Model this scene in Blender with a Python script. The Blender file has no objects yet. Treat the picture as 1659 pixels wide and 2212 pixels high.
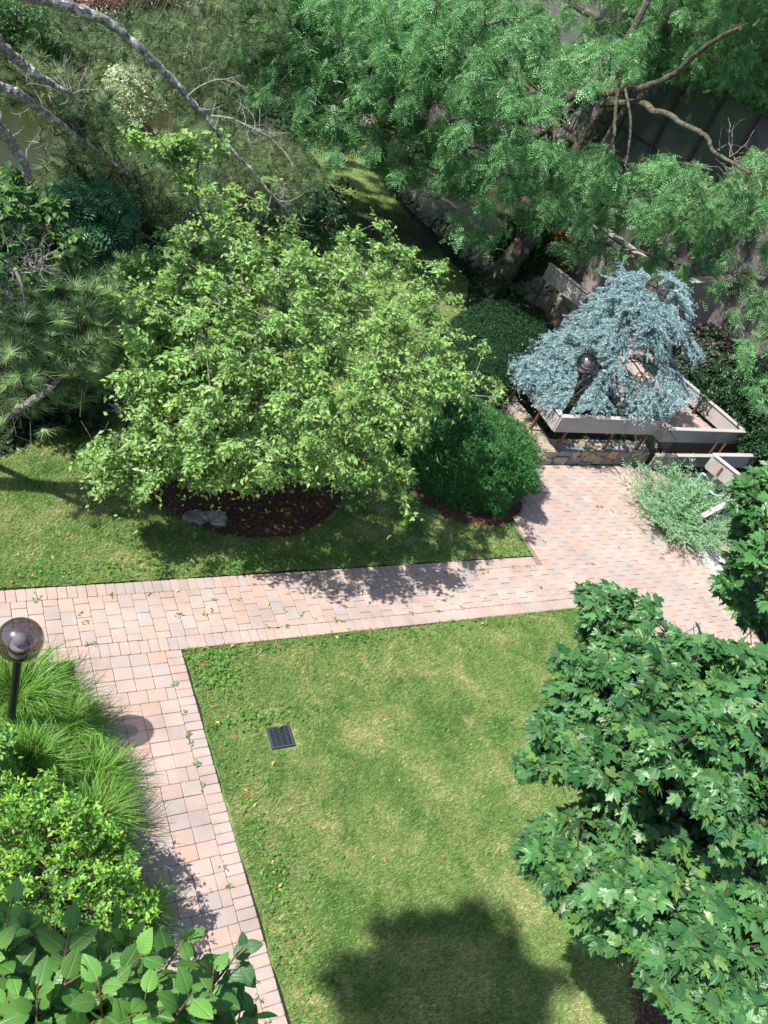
import bpy, math, random
import numpy as np
from mathutils import Vector, Matrix
rng = np.random.default_rng(7); random.seed(7)
C = bpy.context.scene.collection
sc = bpy.context.scene
# ------------------------------------------------------------------ camera
FD = 1858.7; CX, CY = 829.5, 1106.0; CAMH = 8.0          # focal length and centre, in pixels of a 1659 x 2212 picture
RW = np.array([[0.8668474, -0.02376709, 0.49800674], [-0.37197328, -0.69593477, 0.61425619], [0.33198113, -0.71771158, -0.61210997]])
cd = bpy.data.cameras.new('camera'); cam = bpy.data.objects.new('camera', cd); C.objects.link(cam); sc.camera = cam
cd.sensor_fit = 'VERTICAL'; cd.sensor_height = 24; cd.sensor_width = 18; cd.lens = 24 * FD / 2212; cd.clip_end = 500; cd.clip_start = 0.05
M = Matrix.Identity(4)
for i in range(3):
    M[i][0] = RW[i, 0]; M[i][1] = -RW[i, 1]; M[i][2] = -RW[i, 2]
M[2][3] = CAMH
cam.matrix_world = M
# ------------------------------------------------------------------ world, sun, exposure
SD = np.array([0.727, -0.045, -1.0]); SD /= np.linalg.norm(SD)
w = bpy.data.worlds.new('World'); sc.world = w; w.use_nodes = True
nt = w.node_tree; bg = nt.nodes['Background']
sky = nt.nodes.new('ShaderNodeTexSky'); sky.sky_type = 'NISHITA'; sky.sun_disc = False
sky.sun_elevation = math.asin(-SD[2]); sky.sun_rotation = math.atan2(-SD[0], -SD[1]); sky.air_density = 1.0; sky.dust_density = 1.2
nt.links.new(sky.outputs[0], bg.inputs[0]); bg.inputs[1].default_value = 0.105
sl = bpy.data.lights.new('sun', 'SUN'); sl.energy = 4.6; sl.angle = math.radians(0.55); sl.color = (1.0, 0.955, 0.89)
so = bpy.data.objects.new('sun', sl); C.objects.link(so); so.rotation_euler = Vector(SD).to_track_quat('-Z', 'Y').to_euler()
sc.view_settings.view_transform = 'Standard'; sc.view_settings.look = 'None'; sc.view_settings.exposure = 0.85; sc.view_settings.gamma = 1
sc.cycles.max_bounces = 8; sc.cycles.diffuse_bounces = 3; sc.cycles.transparent_max_bounces = 12
# ------------------------------------------------------------------ helpers: picture <-> world
def ray(px, py):
    d = RW @ np.array([px - CX, py - CY, FD]); return d / np.linalg.norm(d)
def at_d(px, py, dist):                    # point at a distance from the camera
    return np.array([0, 0, CAMH]) + ray(px, py) * dist
def at_z(px, py, z=0.0):                   # point at a height
    d = ray(px, py); return np.array([0, 0, CAMH]) + d * (z - CAMH) / d[2]
def project(P):
    q = (P - np.array([0, 0, CAMH])) @ RW
    return CX + FD * q[:, 0] / q[:, 2], CY + FD * q[:, 1] / q[:, 2]
def inpoly(x, y, poly):
    p = np.array(poly, float); n = len(p); r = np.zeros(len(x), bool); j = n - 1
    for i in range(n):
        xi, yi = p[i]; xj, yj = p[j]
        c = ((yi > y) != (yj > y)) & (x < (xj - xi) * (y - yi) / (yj - yi + 1e-12) + xi)
        r ^= c; j = i
    return r
# ------------------------------------------------------------------ helpers: objects and meshes
def tag(o, label=None, cat=None, group=None, kind=None):
    if label: o['label'] = label
    if cat: o['category'] = cat
    if group: o['group'] = group
    if kind: o['kind'] = kind
    return o
def thing(name, label, cat, loc=(0, 0, 0), group=None):
    o = bpy.data.objects.new(name, None); C.objects.link(o); o.location = loc; o.empty_display_size = 0.2
    return tag(o, label, cat, group)
def norm(a): return a / (np.linalg.norm(a, axis=-1, keepdims=True) + 1e-9)
class Geo:
    def __init__(s): s.V = []; s.F3 = []; s.F4 = []; s.C = []; s.U = []; s.n = 0; s.uv = False
    def add(s, V, F, col=(1, 1, 1), uv=None):
        V = np.asarray(V, float).reshape(-1, 3); F = np.asarray(F, int)
        s.V.append(V); (s.F3 if F.shape[1] == 3 else s.F4).append(F + s.n)
        c = np.asarray(col, float)
        s.C.append(np.broadcast_to(c, (len(V), 3)) if c.ndim == 1 else c)
        if uv is not None: s.uv = True
        s.U.append(np.zeros((len(V), 2)) if uv is None else uv)
        s.n += len(V)
    def addF(s, F):                         # extra faces on the last verts added
        F = np.asarray(F, int); (s.F3 if F.shape[1] == 3 else s.F4).append(F + s.n - len(s.V[-1]))
    def build(s, name, mat, parent=None, smooth=False):
        V = np.vstack(s.V); Cc = np.vstack(s.C)
        me = bpy.data.meshes.new(name); me.vertices.add(len(V)); me.vertices.foreach_set('co', V.ravel())
        f3 = np.vstack(s.F3) if s.F3 else np.zeros((0, 3), int); f4 = np.vstack(s.F4) if s.F4 else np.zeros((0, 4), int)
        idx = np.concatenate([f3.ravel(), f4.ravel()]); me.loops.add(len(idx)); me.loops.foreach_set('vertex_index', idx.astype(np.int32))
        st = np.concatenate([np.arange(len(f3)) * 3, len(f3) * 3 + np.arange(len(f4)) * 4]).astype(np.int32)
        me.polygons.add(len(st)); me.polygons.foreach_set('loop_start', st)
        me.polygons.foreach_set('use_smooth', np.full(len(st), smooth))
        at = me.attributes.new('Col', 'FLOAT_COLOR', 'POINT'); at.data.foreach_set('color', np.hstack([Cc, np.ones((len(Cc), 1))]).ravel())
        if s.uv:
            u = me.attributes.new('LUV', 'FLOAT2', 'POINT'); u.data.foreach_set('vector', np.vstack(s.U).ravel())
        me.update(calc_edges=True); me.validate()
        o = bpy.data.objects.new(name, me); C.objects.link(o)
        if mat: me.materials.append(mat)
        if parent is not None:
            o.parent = parent
            L = Vector(parent.location)
            q = parent.parent
            while q is not None: L += Vector(q.location); q = q.parent
            if L.length > 0: me.transform(Matrix.Translation(-L))
        return o
BOXF = [[0, 3, 2, 1], [4, 5, 6, 7], [0, 1, 5, 4], [1, 2, 6, 5], [2, 3, 7, 6], [3, 0, 4, 7]]
def box(g, lo, hi, col=(1, 1, 1), ax=None, org=(0, 0, 0), bev=0.0):
    x0, y0, z0 = lo; x1, y1, z1 = hi
    if bev > 0:                              # chamfered box: three inset rings
        b = bev; V = []; F = []
        for z, i in ((z0, b), (z0 + b, 0), (z1 - b, 0), (z1, b)):
            V += [(x0 + i, y0 + i, z), (x1 - i, y0 + i, z), (x1 - i, y1 - i, z), (x0 + i, y1 - i, z)]
        F = [[3, 2, 1, 0], [12, 13, 14, 15]]
        for k in range(3):
            for j in range(4): F.append([4 * k + j, 4 * k + (j + 1) % 4, 4 * k + 4 + (j + 1) % 4, 4 * k + 4 + j])
    else:
        V = [(x0, y0, z0), (x1, y0, z0), (x1, y1, z0), (x0, y1, z0), (x0, y0, z1), (x1, y0, z1), (x1, y1, z1), (x0, y1, z1)]; F = BOXF
    V = np.array(V, float)
    if ax is not None: V = V @ np.array(ax, float)
    g.add(V + np.array(org), F, col)
def frame(p0, p1, up=(0, 0, 1)):            # axes with x along p0->p1 (may slope)
    x = norm(np.array(p1, float) - np.array(p0, float)); y = norm(np.cross(up, x)); z = np.cross(x, y)
    return np.array([x, y, z])
def beam(g, p0, p1, w_, h_, col=(1, 1, 1), bev=0.004):
    L = np.linalg.norm(np.array(p1, float) - np.array(p0, float))
    box(g, (0, -w_ / 2, -h_ / 2), (L, w_ / 2, h_ / 2), col, frame(p0, p1), p0, bev)
def ring_axes(D):
    a = np.where(np.abs(D[:, 2:3]) > 0.9, np.array([[1., 0, 0]]), np.array([[0, 0, 1.]]))
    u = norm(np.cross(D, a)); return u, np.cross(D, u)
def frusta(g, P0, P1, R0, R1, sides=5, col=(1, 1, 1)):
    P0 = np.atleast_2d(P0).astype(float); P1 = np.atleast_2d(P1).astype(float); n = len(P0)
    if n == 0: return
    u, v = ring_axes(norm(P1 - P0)); a = np.arange(sides) * 2 * math.pi / sides
    ca, sa = np.cos(a)[None, :, None], np.sin(a)[None, :, None]
    rg = u[:, None] * ca + v[:, None] * sa
    A = P0[:, None] + rg * np.asarray(R0).reshape(-1, 1, 1); B = P1[:, None] + rg * np.asarray(R1).reshape(-1, 1, 1)
    V = np.concatenate([A, B], 1).reshape(-1, 3); k = np.arange(sides); k2 = (k + 1) % sides
    F = np.stack([k, k2, k2 + sides, k + sides], 1)[None] + (np.arange(n) * 2 * sides)[:, None, None]
    c = np.asarray(col, float)
    if c.ndim == 2: c = np.repeat(c, 2 * sides, 0)
    g.add(V, F.reshape(-1, 4), c)
def tube(g, pts, rad, sides=8, col=(1, 1, 1), rough=0.0, caps=True):
    pts = np.array(pts, float); n = len(pts); rad = np.broadcast_to(np.asarray(rad, float), (n,))
    T = np.gradient(pts, axis=0); T = norm(T); u = ring_axes(T[:1])[0][0]; V = []
    for i in range(n):
        u = norm(u - T[i] * (u @ T[i])); v = np.cross(T[i], u)
        for k in range(sides):
            a = 2 * math.pi * k / sides; r = rad[i] * (1 + rough * (rng.random() - .5))
            V.append(pts[i] + (u * math.cos(a) + v * math.sin(a)) * r)
    F = [[i * sides + k, i * sides + (k + 1) % sides, (i + 1) * sides + (k + 1) % sides, (i + 1) * sides + k] for i in range(n - 1) for k in range(sides)]
    g.add(V, F, col)
    if caps:
        for e in (0, n - 1):
            R = np.array(V[e * sides:(e + 1) * sides]); VV = np.vstack([R, pts[e]])
            g.add(VV, [[k, (k + 1) % sides, sides] for k in range(sides)], col)
def spline(pts, n=24):                      # Catmull-Rom through the points
    P = np.array(pts, float); P = np.vstack([2 * P[0] - P[1], P, 2 * P[-1] - P[-2]]); out = []
    m = len(P) - 3; per = max(2, n // m)
    for i in range(m):
        p0, p1, p2, p3 = P[i:i + 4]
        for k in range(per):
            t = k / per; out.append(.5 * ((2 * p1) + (-p0 + p2) * t + (2 * p0 - 5 * p1 + 4 * p2 - p3) * t * t + (-p0 + 3 * p1 - 3 * p2 + p3) * t ** 3))
    out.append(P[-2]); return np.array(out)
def vnoise(x, y, s=1.0, seed=0):
    x = np.asarray(x, float) * s; y = np.asarray(y, float) * s; xi = np.floor(x); yi = np.floor(y); fx = x - xi; fy = y - yi
    def h(a, b): return np.modf(np.abs(np.sin(a * 127.1 + b * 311.7 + seed * 74.7) * 43758.5453))[0]
    fx = fx * fx * (3 - 2 * fx); fy = fy * fy * (3 - 2 * fy)
    return (h(xi, yi) * (1 - fx) + h(xi + 1, yi) * fx) * (1 - fy) + (h(xi, yi + 1) * (1 - fx) + h(xi + 1, yi + 1) * fx) * fy
# ------------------------------------------------------------------ helpers: foliage
def inst(g, T, F, P, Y, N, S, col, wid=1.0, uv=None):   # place leaf template T at P, tip along Y, normal near N
    Y = norm(Y); X = norm(np.cross(Y, N)); Z = np.cross(X, Y); n = len(P); S = np.broadcast_to(np.asarray(S, float), (n,))
    T = np.array(T, float); wid = np.broadcast_to(np.asarray(wid, float), (n,))
    V = P[:, None] + S[:, None, None] * (T[None, :, 0:1] * wid[:, None, None] * X[:, None] + T[None, :, 1:2] * Y[:, None] + T[None, :, 2:3] * Z[:, None])
    FF = (np.array(F)[None] + (np.arange(n) * len(T))[:, None, None]).reshape(-1, len(F[0]))
    c = np.asarray(col, float); c = np.repeat(c, len(T), 0) if c.ndim == 2 else c
    g.add(V.reshape(-1, 3), FF, c, None if uv is None else np.tile(uv, (n, 1)))
LEAF = ([(0, 0, 0), (-.24, .42, .07), (0, .5, -.02), (.24, .42, .07), (0, 1, -.14)], [[0, 2, 1], [1, 2, 4], [0, 3, 2], [2, 3, 4]])
LEAFQ = ([(0, 0, 0), (-.22, .5, .03), (0, 1, -.08), (.22, .5, .03)], [[0, 3, 2, 1]])
def maple_leaf():
    pts = [(0, 0), (.16, -.02), (.30, .02), (.44, .10), (.40, .20), (.60, .34), (.50, .40), (.62, .58), (.42, .54), (.24, .48), (.20, .60), (.26, .76), (.12, .80), (0, 1.02)]
    R = pts; Lf = [(-x, y) for x, y in pts[1:-1]][::-1]; P = R + Lf
    V = [(x, y, -.28 * x * x - .16 * y * y + .05 * abs(x)) for x, y in P] + [(0, .26, .0)]; n = len(P)
    return V, [[i, (i + 1) % n, n] for i in range(n)]
MAPLE = maple_leaf()
def warp(T, curl, tw, sk):
    V = np.array(T[0], float); W = V.copy(); W[:, 2] += curl * (V[:, 0] ** 2 + .6 * (V[:, 1] - .3) ** 2) * -1 + tw * V[:, 0] * V[:, 1]; W[:, 0] += sk * V[:, 1] ** 2 * .3; return W, T[1]
def frond(k=5):
    V = []; F = []
    for i in range(k):
        y = .16 + .78 * i / (k - 1); z = -.35 * y * y; L = .25 * (1 - .5 * abs(y - .5))
        for s in (-1, 1):
            a = .35 + .12 * (i == k - 1) * 2; b = len(V); dx, dy = s * math.cos(a), math.sin(a)
            V += [(0, y, z), (dx * L * .5 - dy * .042 * s, y + dy * L * .5 + .058, z + .012), (dx * L, y + dy * L, z - .05), (dx * L * .5 + dy * .042 * s, y + dy * L * .5 - .058, z + .012)]
            F.append([b, b + 1, b + 2, b + 3] if s < 0 else [b, b + 3, b + 2, b + 1])
    return V, F
FROND = frond()
def needle_tuft(n=40, w_=.022):
    V = []; F = []
    for i in range(n):
        th = i * 2.399963; ph = .35 + 1.05 * math.sqrt((i + .5) / n); L = .85 + .3 * random.random()
        d = np.array([math.sin(ph) * math.cos(th), math.cos(ph), math.sin(ph) * math.sin(th)]); s = norm(np.cross(d, [random.random() - .5, .3, random.random() - .5])) * w_
        b = len(V); V += [d * .02 - s, d * .02 + s, d * L + np.array([0, 0, -.06])]; F.append([b, b + 1, b + 2])
    return V, F
TUFT = needle_tuft()
def star(n=7):
    V = []; F = []
    for i in range(n):
        th = i * 2.399963; ph = .5 + .7 * (i + .5) / n
        d = np.array([math.sin(ph) * math.cos(th), math.cos(ph), math.sin(ph) * math.sin(th)]); s = norm(np.cross(d, [0.1, 1, .2])) * .13
        b = len(V); V += [-s, s, d]; F.append([b, b + 1, b + 2])
    return V, F
STAR = star()
def twigs(P, D, L, nl, droop=.5, a=.55, b=.9, jit=.35, upn=1.0, nj=.5, t0=.15):
    """leaves set alternately along drooping twigs: returns leaf position, direction, normal, t and twig edge points"""
    m = len(P); t = t0 + (1 - t0) * (np.arange(nl) + .6) / nl; t = np.clip(t[None] + rng.normal(0, .03, (m, nl)), 0, 1.02)
    up = np.array([0, 0, 1.]); D = norm(D); L = np.broadcast_to(np.asarray(L, float), (m,)); dr = np.broadcast_to(np.asarray(droop, float), (m,))
    def pos(tt): return P[:, None] + (D[:, None] * tt[..., None] - up * (dr[:, None] * tt * tt)[..., None]) * L[:, None, None]
    Q = pos(t); T = norm(D[:, None] - 2 * (dr[:, None] * t)[..., None] * up)
    side = norm(np.cross(T, up + rng.normal(0, .15, (m, 1, 3)))) * np.where(np.arange(nl) % 2 == 0, 1, -1)[None, :, None]
    Y = norm(T * a + side * b * (1 - .6 * (t > .95))[..., None] + rng.normal(0, jit, (m, nl, 3)) - up * .15)
    N = norm(up * upn + rng.normal(0, nj, (m, nl, 3)))
    tt = np.linspace(0, 1, 4)[None].repeat(m, 0); E = pos(tt)
    return Q.reshape(-1, 3), Y.reshape(-1, 3), N.reshape(-1, 3), t.ravel(), E
def twig_tubes(g, E, r=.004, col=(1, 1, 1), sides=3):
    for k in range(E.shape[1] - 1):
        f0 = 1 - k / 3.3; f1 = 1 - (k + 1) / 3.3; n = len(E)
        frusta(g, E[:, k], E[:, k + 1], np.full(n, r * f0), np.full(n, r * f1), sides, col)
def tint(n, c1, c2, j=.18, w_=None):
    k = rng.random((n, 1)) if w_ is None else np.clip(w_.reshape(-1, 1), 0, 1)
    return (np.array(c1) * (1 - k) + np.array(c2) * k) * (1 + rng.normal(0, j, (n, 1))).clip(.45, 1.7)
def in_crown(n, poly, ctr, rad, lo=-1, hi=1, zmin=.15):    # points of an ellipsoid crown whose outline is poly in the picture
    ctr = np.array(ctr, float); rad = np.array(rad, float); p = np.array(poly, float); out = []
    x0, y0 = p.min(0); x1, y1 = p.max(0); O = np.array([0, 0, CAMH]); got = 0
    while got < n:
        m = n * 2; px = rng.uniform(x0, x1, m); py = rng.uniform(y0, y1, m); k = inpoly(px, py, poly); px, py = px[k], py[k]
        d = np.stack([px - CX, py - CY, np.full(len(px), FD)], 1) @ RW.T; d = norm(d)
        ds = d / rad; os_ = (O - ctr) / rad; A = (ds ** 2).sum(1); B = (ds * os_).sum(1); Cc = (os_ ** 2).sum() - 1
        tc = -B / A; h = np.sqrt(np.maximum(B * B - A * Cc, 0)) / A; h = np.maximum(h, .12 * rad.min())
        u = rng.uniform(lo, hi, len(px)); P = O + d * (tc + u * h)[:, None]; P = P[P[:, 2] > zmin]; out.append(P); got += len(P)
    return np.vstack(out)[:n]
def spread(P, n):                            # pick n well spread points
    P = P.copy(); sel = [0]; dd = np.linalg.norm(P - P[0], axis=1)
    for _ in range(min(n, len(P)) - 1):
        i = int(np.argmax(dd * rng.uniform(.75, 1, len(P)))); sel.append(i); dd = np.minimum(dd, np.linalg.norm(P - P[i], axis=1))
    return P[sel]
def skeleton(g, trunk, tr, targets, rtip=.006, expo=.5, col=(1, 1, 1), sag=.0, pen=.35, start=0.35, rmax=None, sides=6):
    """trunk polyline + limbs growing to every target, radii by pipe model"""
    trunk = np.array(trunk, float); pos = [p for p in trunk]; par = list(range(-1, len(trunk) - 1))
    cum = [0.0]
    for i in range(1, len(trunk)): cum.append(cum[-1] + np.linalg.norm(trunk[i] - trunk[i - 1]))
    tot = cum[-1]; cost = [max(0, c) for c in cum]; ok = [c >= start * tot for c in cum]
    order = np.argsort(np.linalg.norm(targets - trunk[-1], axis=1)); cnt_nodes = []
    for ti in order:
        T = targets[ti]; A = np.array(pos); dd = np.linalg.norm(A - T, axis=1) + pen * np.array(cost); dd[~np.array(ok)] = 1e9
        j = int(np.argmin(dd)); p = A[j]; L = np.linalg.norm(T - p); m = max(1, min(5, int(L / .3))); last = j
        off = rng.normal(0, .10 * L, 3)
        for k in range(1, m + 1):
            s = k / m; q = p + (T - p) * s + off * math.sin(math.pi * s) * .6 + np.array([0, 0, (.12 - sag) * L * math.sin(math.pi * s)]) + rng.normal(0, .02 * L, 3) * (s < 1)
            pos.append(q); par.append(last); cost.append(cost[last] + np.linalg.norm(q - pos[last])); ok.append(True); last = len(pos) - 1
        cnt_nodes.append(last)
    n = len(pos); cnt = np.zeros(n)
    for e in cnt_nodes: cnt[e] += 1
    for i in range(n - 1, 0, -1):
        if par[i] >= 0: cnt[par[i]] += cnt[i]
    A = np.array(pos); r = rtip * np.maximum(cnt, 1) ** expo
    nt_ = len(trunk)
    tra = np.interp(np.linspace(0, 1, nt_), np.linspace(0, 1, len(tr)), tr); r[:nt_] = tra
    if rmax is not None: r[nt_:] = np.minimum(r[nt_:], rmax)
    e = np.array([i for i in range(nt_, n)]); pe = np.array([par[i] for i in e])
    r0 = np.where(pe < nt_, np.minimum(r[pe], r[e] * 1.25), r[pe])
    frusta(g, A[pe], A[e], r0, r[e], sides, col)
    tube(g, spline(trunk, 6 * (nt_ - 1)), np.interp(np.linspace(0, 1, 6 * (nt_ - 1) + 1), np.linspace(0, 1, nt_), tra), 14, col, .16)
    return A, r, par
# ------------------------------------------------------------------ materials
def nodes(name):
    m = bpy.data.materials.new(name); m.use_nodes = True; t = m.node_tree; return m, t, t.nodes['Principled BSDF'], t.nodes['Material Output']
def N_(t, ty, **k):
    n = t.nodes.new(ty)
    for a, b in k.items():
        if a in n.inputs: n.inputs[a].default_value = b
        else: setattr(n, a, b)
    return n
def mixc(t, fac, a, b, mode='MIX'):
    n = t.nodes.new('ShaderNodeMix'); n.data_type = 'RGBA'; n.blend_type = mode
    for i, v in ((0, fac), (6, a), (7, b)):
        if hasattr(v, 'is_output'): t.links.new(v, n.inputs[i])
        elif i == 0: n.inputs[0].default_value = v
        else: n.inputs[i].default_value = (*v, 1)
    return n.outputs[2]
def ramp(t, src, stops):
    n = t.nodes.new('ShaderNodeValToRGB'); e = n.color_ramp.elements
    while len(e) < len(stops): e.new(.5)
    for k, (p, c) in enumerate(stops): e[k].position = p; e[k].color = (*c, 1) if not isinstance(c, (int, float)) else (c, c, c, 1)
    t.links.new(src, n.inputs[0]); return n.outputs[0]
def noise(t, scale, detail=4, rough=.55, vec=None, dist=0):
    n = N_(t, 'ShaderNodeTexNoise', Scale=scale, Detail=detail, Roughness=rough, Distortion=dist)
    if vec is not None: t.links.new(vec, n.inputs['Vector'])
    return n.outputs[0]
def wpos(t): return t.nodes.new('ShaderNodeNewGeometry').outputs['Position']
def bump(t, h, strength=.4, dist=.01):
    b = N_(t, 'ShaderNodeBump', Strength=strength, Distance=dist); t.links.new(h, b.inputs['Height']); return b.outputs[0]
def leaf_mat(name, trans=.3, rough=.5, spec=.4, ttint=(1.25, 1.35, .55), veins=False):
    m, t, b, o = nodes(name); a = N_(t, 'ShaderNodeAttribute', attribute_name='Col')
    nz = noise(t, 9, 2, .5, wpos(t)); k = ramp(t, nz, [(.3, .84), (.7, 1.14)]); c = mixc(t, 1, a.outputs[0], k, 'MULTIPLY')
    if veins:
        u = N_(t, 'ShaderNodeAttribute', attribute_name='LUV'); s = t.nodes.new('ShaderNodeSeparateXYZ'); t.links.new(u.outputs['Vector'], s.inputs[0])
        ab = N_(t, 'ShaderNodeMath', operation='ABSOLUTE'); t.links.new(s.outputs[0], ab.inputs[0])
        m1 = N_(t, 'ShaderNodeMath', operation='MULTIPLY'); t.links.new(ab.outputs[0], m1.inputs[0]); m1.inputs[1].default_value = .75
        sb = N_(t, 'ShaderNodeMath', operation='SUBTRACT'); t.links.new(s.outputs[1], sb.inputs[0]); t.links.new(m1.outputs[0], sb.inputs[1])
        m2 = N_(t, 'ShaderNodeMath', operation='MULTIPLY'); t.links.new(sb.outputs[0], m2.inputs[0]); m2.inputs[1].default_value = 8.5
        fr = N_(t, 'ShaderNodeMath', operation='PINGPONG'); t.links.new(m2.outputs[0], fr.inputs[0]); fr.inputs[1].default_value = .5
        v1 = ramp(t, fr.outputs[0], [(0, 1), (.13, 0)]); v2 = ramp(t, ab.outputs[0], [(0, 1), (.045, 0)])
        mx = N_(t, 'ShaderNodeMath', operation='MAXIMUM'); t.links.new(v1, mx.inputs[0]); t.links.new(v2, mx.inputs[1])
        f = N_(t, 'ShaderNodeMath', operation='MULTIPLY'); t.links.new(mx.outputs[0], f.inputs[0]); f.inputs[1].default_value = .55
        c = mixc(t, f.outputs[0], c, (.16, .27, .07)); iv = N_(t, 'ShaderNodeMath', operation='SUBTRACT'); iv.inputs[0].default_value = 1; t.links.new(mx.outputs[0], iv.inputs[1])
        t.links.new(bump(t, iv.outputs[0], .5, .003), b.inputs['Normal'])
    t.links.new(c, b.inputs['Base Color']); b.inputs['Roughness'].default_value = rough; b.inputs['Specular IOR Level'].default_value = spec
    tr = t.nodes.new('ShaderNodeBsdfTranslucent'); t.links.new(mixc(t, 1, c, ttint, 'MULTIPLY'), tr.inputs[0])
    mx = t.nodes.new('ShaderNodeMixShader'); mx.inputs[0].default_value = trans
    t.links.new(b.outputs[0], mx.inputs[1]); t.links.new(tr.outputs[0], mx.inputs[2]); t.links.new(mx.outputs[0], o.inputs[0]); return m
def bark_mat(name, c1, c2, c3=None, scale=14, stretch=5):
    m, t, b, o = nodes(name); p = wpos(t); mp = N_(t, 'ShaderNodeMapping'); mp.inputs['Scale'].default_value = (1, 1, 1 / stretch); t.links.new(p, mp.inputs[0])
    n1 = noise(t, scale * 1.6, 6, .65, mp.outputs[0], .6); c = mixc(t, ramp(t, n1, [(.38, 0), (.62, 1)]), c1, c2)
    if c3: c = mixc(t, ramp(t, noise(t, 9, 5, .7, p), [(.52, 0), (.6, 1)]), c, c3)
    a = N_(t, 'ShaderNodeAttribute', attribute_name='Col'); c = mixc(t, 1, c, a.outputs[0], 'MULTIPLY')
    t.links.new(c, b.inputs['Base Color']); b.inputs['Roughness'].default_value = .9; b.inputs['Specular IOR Level'].default_value = .2
    t.links.new(bump(t, n1, .8, .03), b.inputs['Normal']); return m
def attr_mat(name, rough=.85, nscale=60, namp=.25, bumps=.3, spec=.3, big=None, bd=.006, sat=None):
    m, t, b, o = nodes(name); a = N_(t, 'ShaderNodeAttribute', attribute_name='Col'); p = wpos(t)
    n1 = noise(t, nscale, 5, .65, p); c = mixc(t, 1, a.outputs[0], ramp(t, n1, [(.25, 1 - namp), (.75, 1 + namp)]), 'MULTIPLY')
    if big: c = mixc(t, 1, c, ramp(t, noise(t, big, 5, .6, p), [(.3, .82), (.7, 1.12)]), 'MULTIPLY')
    t.links.new(c, b.inputs['Base Color']); b.inputs['Roughness'].default_value = rough; b.inputs['Specular IOR Level'].default_value = spec
    if bumps: t.links.new(bump(t, n1, bumps, bd), b.inputs['Normal'])
    return m
M_leafc = leaf_mat('leaf_cherry', .32, .45, .5); M_leafm = leaf_mat('leaf_maple', .26, .42, .5, (1.2, 1.4, .5)); M_leafl = leaf_mat('leaf_locust', .3, .4, .6, (1.1, 1.3, .6))
M_leafd = leaf_mat('leaf_dark', .2, .42, .5); M_blade = leaf_mat('blade', .3, .5, .35); M_needle = leaf_mat('needle', .12, .5, .4, (1.1, 1.1, .7)); M_vib = leaf_mat('leaf_viburnum', .25, .45, .45, (1.2, 1.4, .5), True)
M_yew = leaf_mat('yew_needles', .1, .5, .35); M_blue = leaf_mat('blue_needles', .08, .6, .25, (1, 1, .9))
M_bark = bark_mat('bark_grey', (.09, .075, .06), (.24, .21, .18), (.28, .30, .24)); M_barkd = bark_mat('bark_dark', (.035, .028, .022), (.15, .125, .1), (.13, .16, .09), 16, 7)
M_barkp = bark_mat('bark_pine', (.10, .085, .075), (.34, .32, .29), (.62, .62, .57), 20, 1); M_twigd = bark_mat('twig_dark', (.05, .04, .028), (.11, .09, .06), None, 40, 1); M_twig = bark_mat('twig', (.12, .09, .06), (.22, .17, .12), None, 40, 1)
M_barkm = bark_mat('bark_maple', (.03, .022, .016), (.09, .065, .045), None, 20, 3)
M_dead = bark_mat('dead_wood', (.22, .2, .18), (.42, .39, .36), None, 40, 1)
M_paver = attr_mat('paver', .9, 150, .20, .3, .2, 1.7, .002); M_stone = attr_mat('stone', .92, 34, .38, .7, .25, 3.5, .012); M_paint = attr_mat('painted_board', .6, 48, .13, .12, .3, 2.6, .003)
M_steel = attr_mat('brown_steel', .6, 40, .15, .1, .4); M_wallm = attr_mat('house_wall', .75, 12, .06, .1, .3, .8); M_black = attr_mat('black_metal', .38, 30, .1, .05, .5)
M_pot = attr_mat('glazed', .4, 20, .1, 0, .5)
def mulch_mat():
    m, t, b, o = nodes('mulch'); p = wpos(t); n1 = noise(t, 55, 6, .75, p, 1.5); c = ramp(t, n1, [(.3, (.018, .010, .007)), (.5, (.07, .038, .026)), (.68, (.16, .09, .06))])
    t.links.new(c, b.inputs[0]); b.inputs['Roughness'].default_value = .95; t.links.new(bump(t, n1, 1, .03), b.inputs['Normal']); return m
M_mulch = mulch_mat()
def lawn_mat(name, blades):
    m, t, b, o = nodes(name); p = wpos(t); fl = N_(t, 'ShaderNodeMapping'); fl.inputs['Scale'].default_value = (1, 1, 0); t.links.new(p, fl.inputs[0]); p2 = fl.outputs[0]
    n1 = noise(t, 1.5, 9, .70, p2, .5); n2 = noise(t, 3.4, 8, .78, p2, .4); n3 = noise(t, 26, 4, .7, p2)
    c = ramp(t, n1, [(.29, (.08, .185, .05)), (.42, (.155, .285, .075)), (.55, (.255, .355, .12)), (.70, (.45, .455, .22))])
    c = mixc(t, ramp(t, n2, [(.54, 0), (.74, .8)]), c, (.48, .43, .23)); c = mixc(t, ramp(t, n2, [(.25, .7), (.42, 0)]), c, (.09, .18, .05))
    c = mixc(t, 1, c, ramp(t, n3, [(.3, .72), (.7, 1.25)]), 'MULTIPLY')
    if blades:
        a = N_(t, 'ShaderNodeAttribute', attribute_name='Col'); c = mixc(t, 1, c, a.outputs[0], 'MULTIPLY')
        b.inputs['Roughness'].default_value = .6; b.inputs['Specular IOR Level'].default_value = .2; t.links.new(c, b.inputs[0])
        tr = t.nodes.new('ShaderNodeBsdfTranslucent'); t.links.new(c, tr.inputs[0]); mx = t.nodes.new('ShaderNodeMixShader'); mx.inputs[0].default_value = .3
        t.links.new(b.outputs[0], mx.inputs[1]); t.links.new(tr.outputs[0], mx.inputs[2]); t.links.new(mx.outputs[0], o.inputs[0])
    else:
        t.links.new(mixc(t, 1, c, (.70, .68, .66), 'MULTIPLY'), b.inputs[0]); b.inputs['Roughness'].default_value = 1; b.inputs['Specular IOR Level'].default_value = .1; t.links.new(bump(t, n3, 1, .03), b.inputs['Normal'])
    return m
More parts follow.
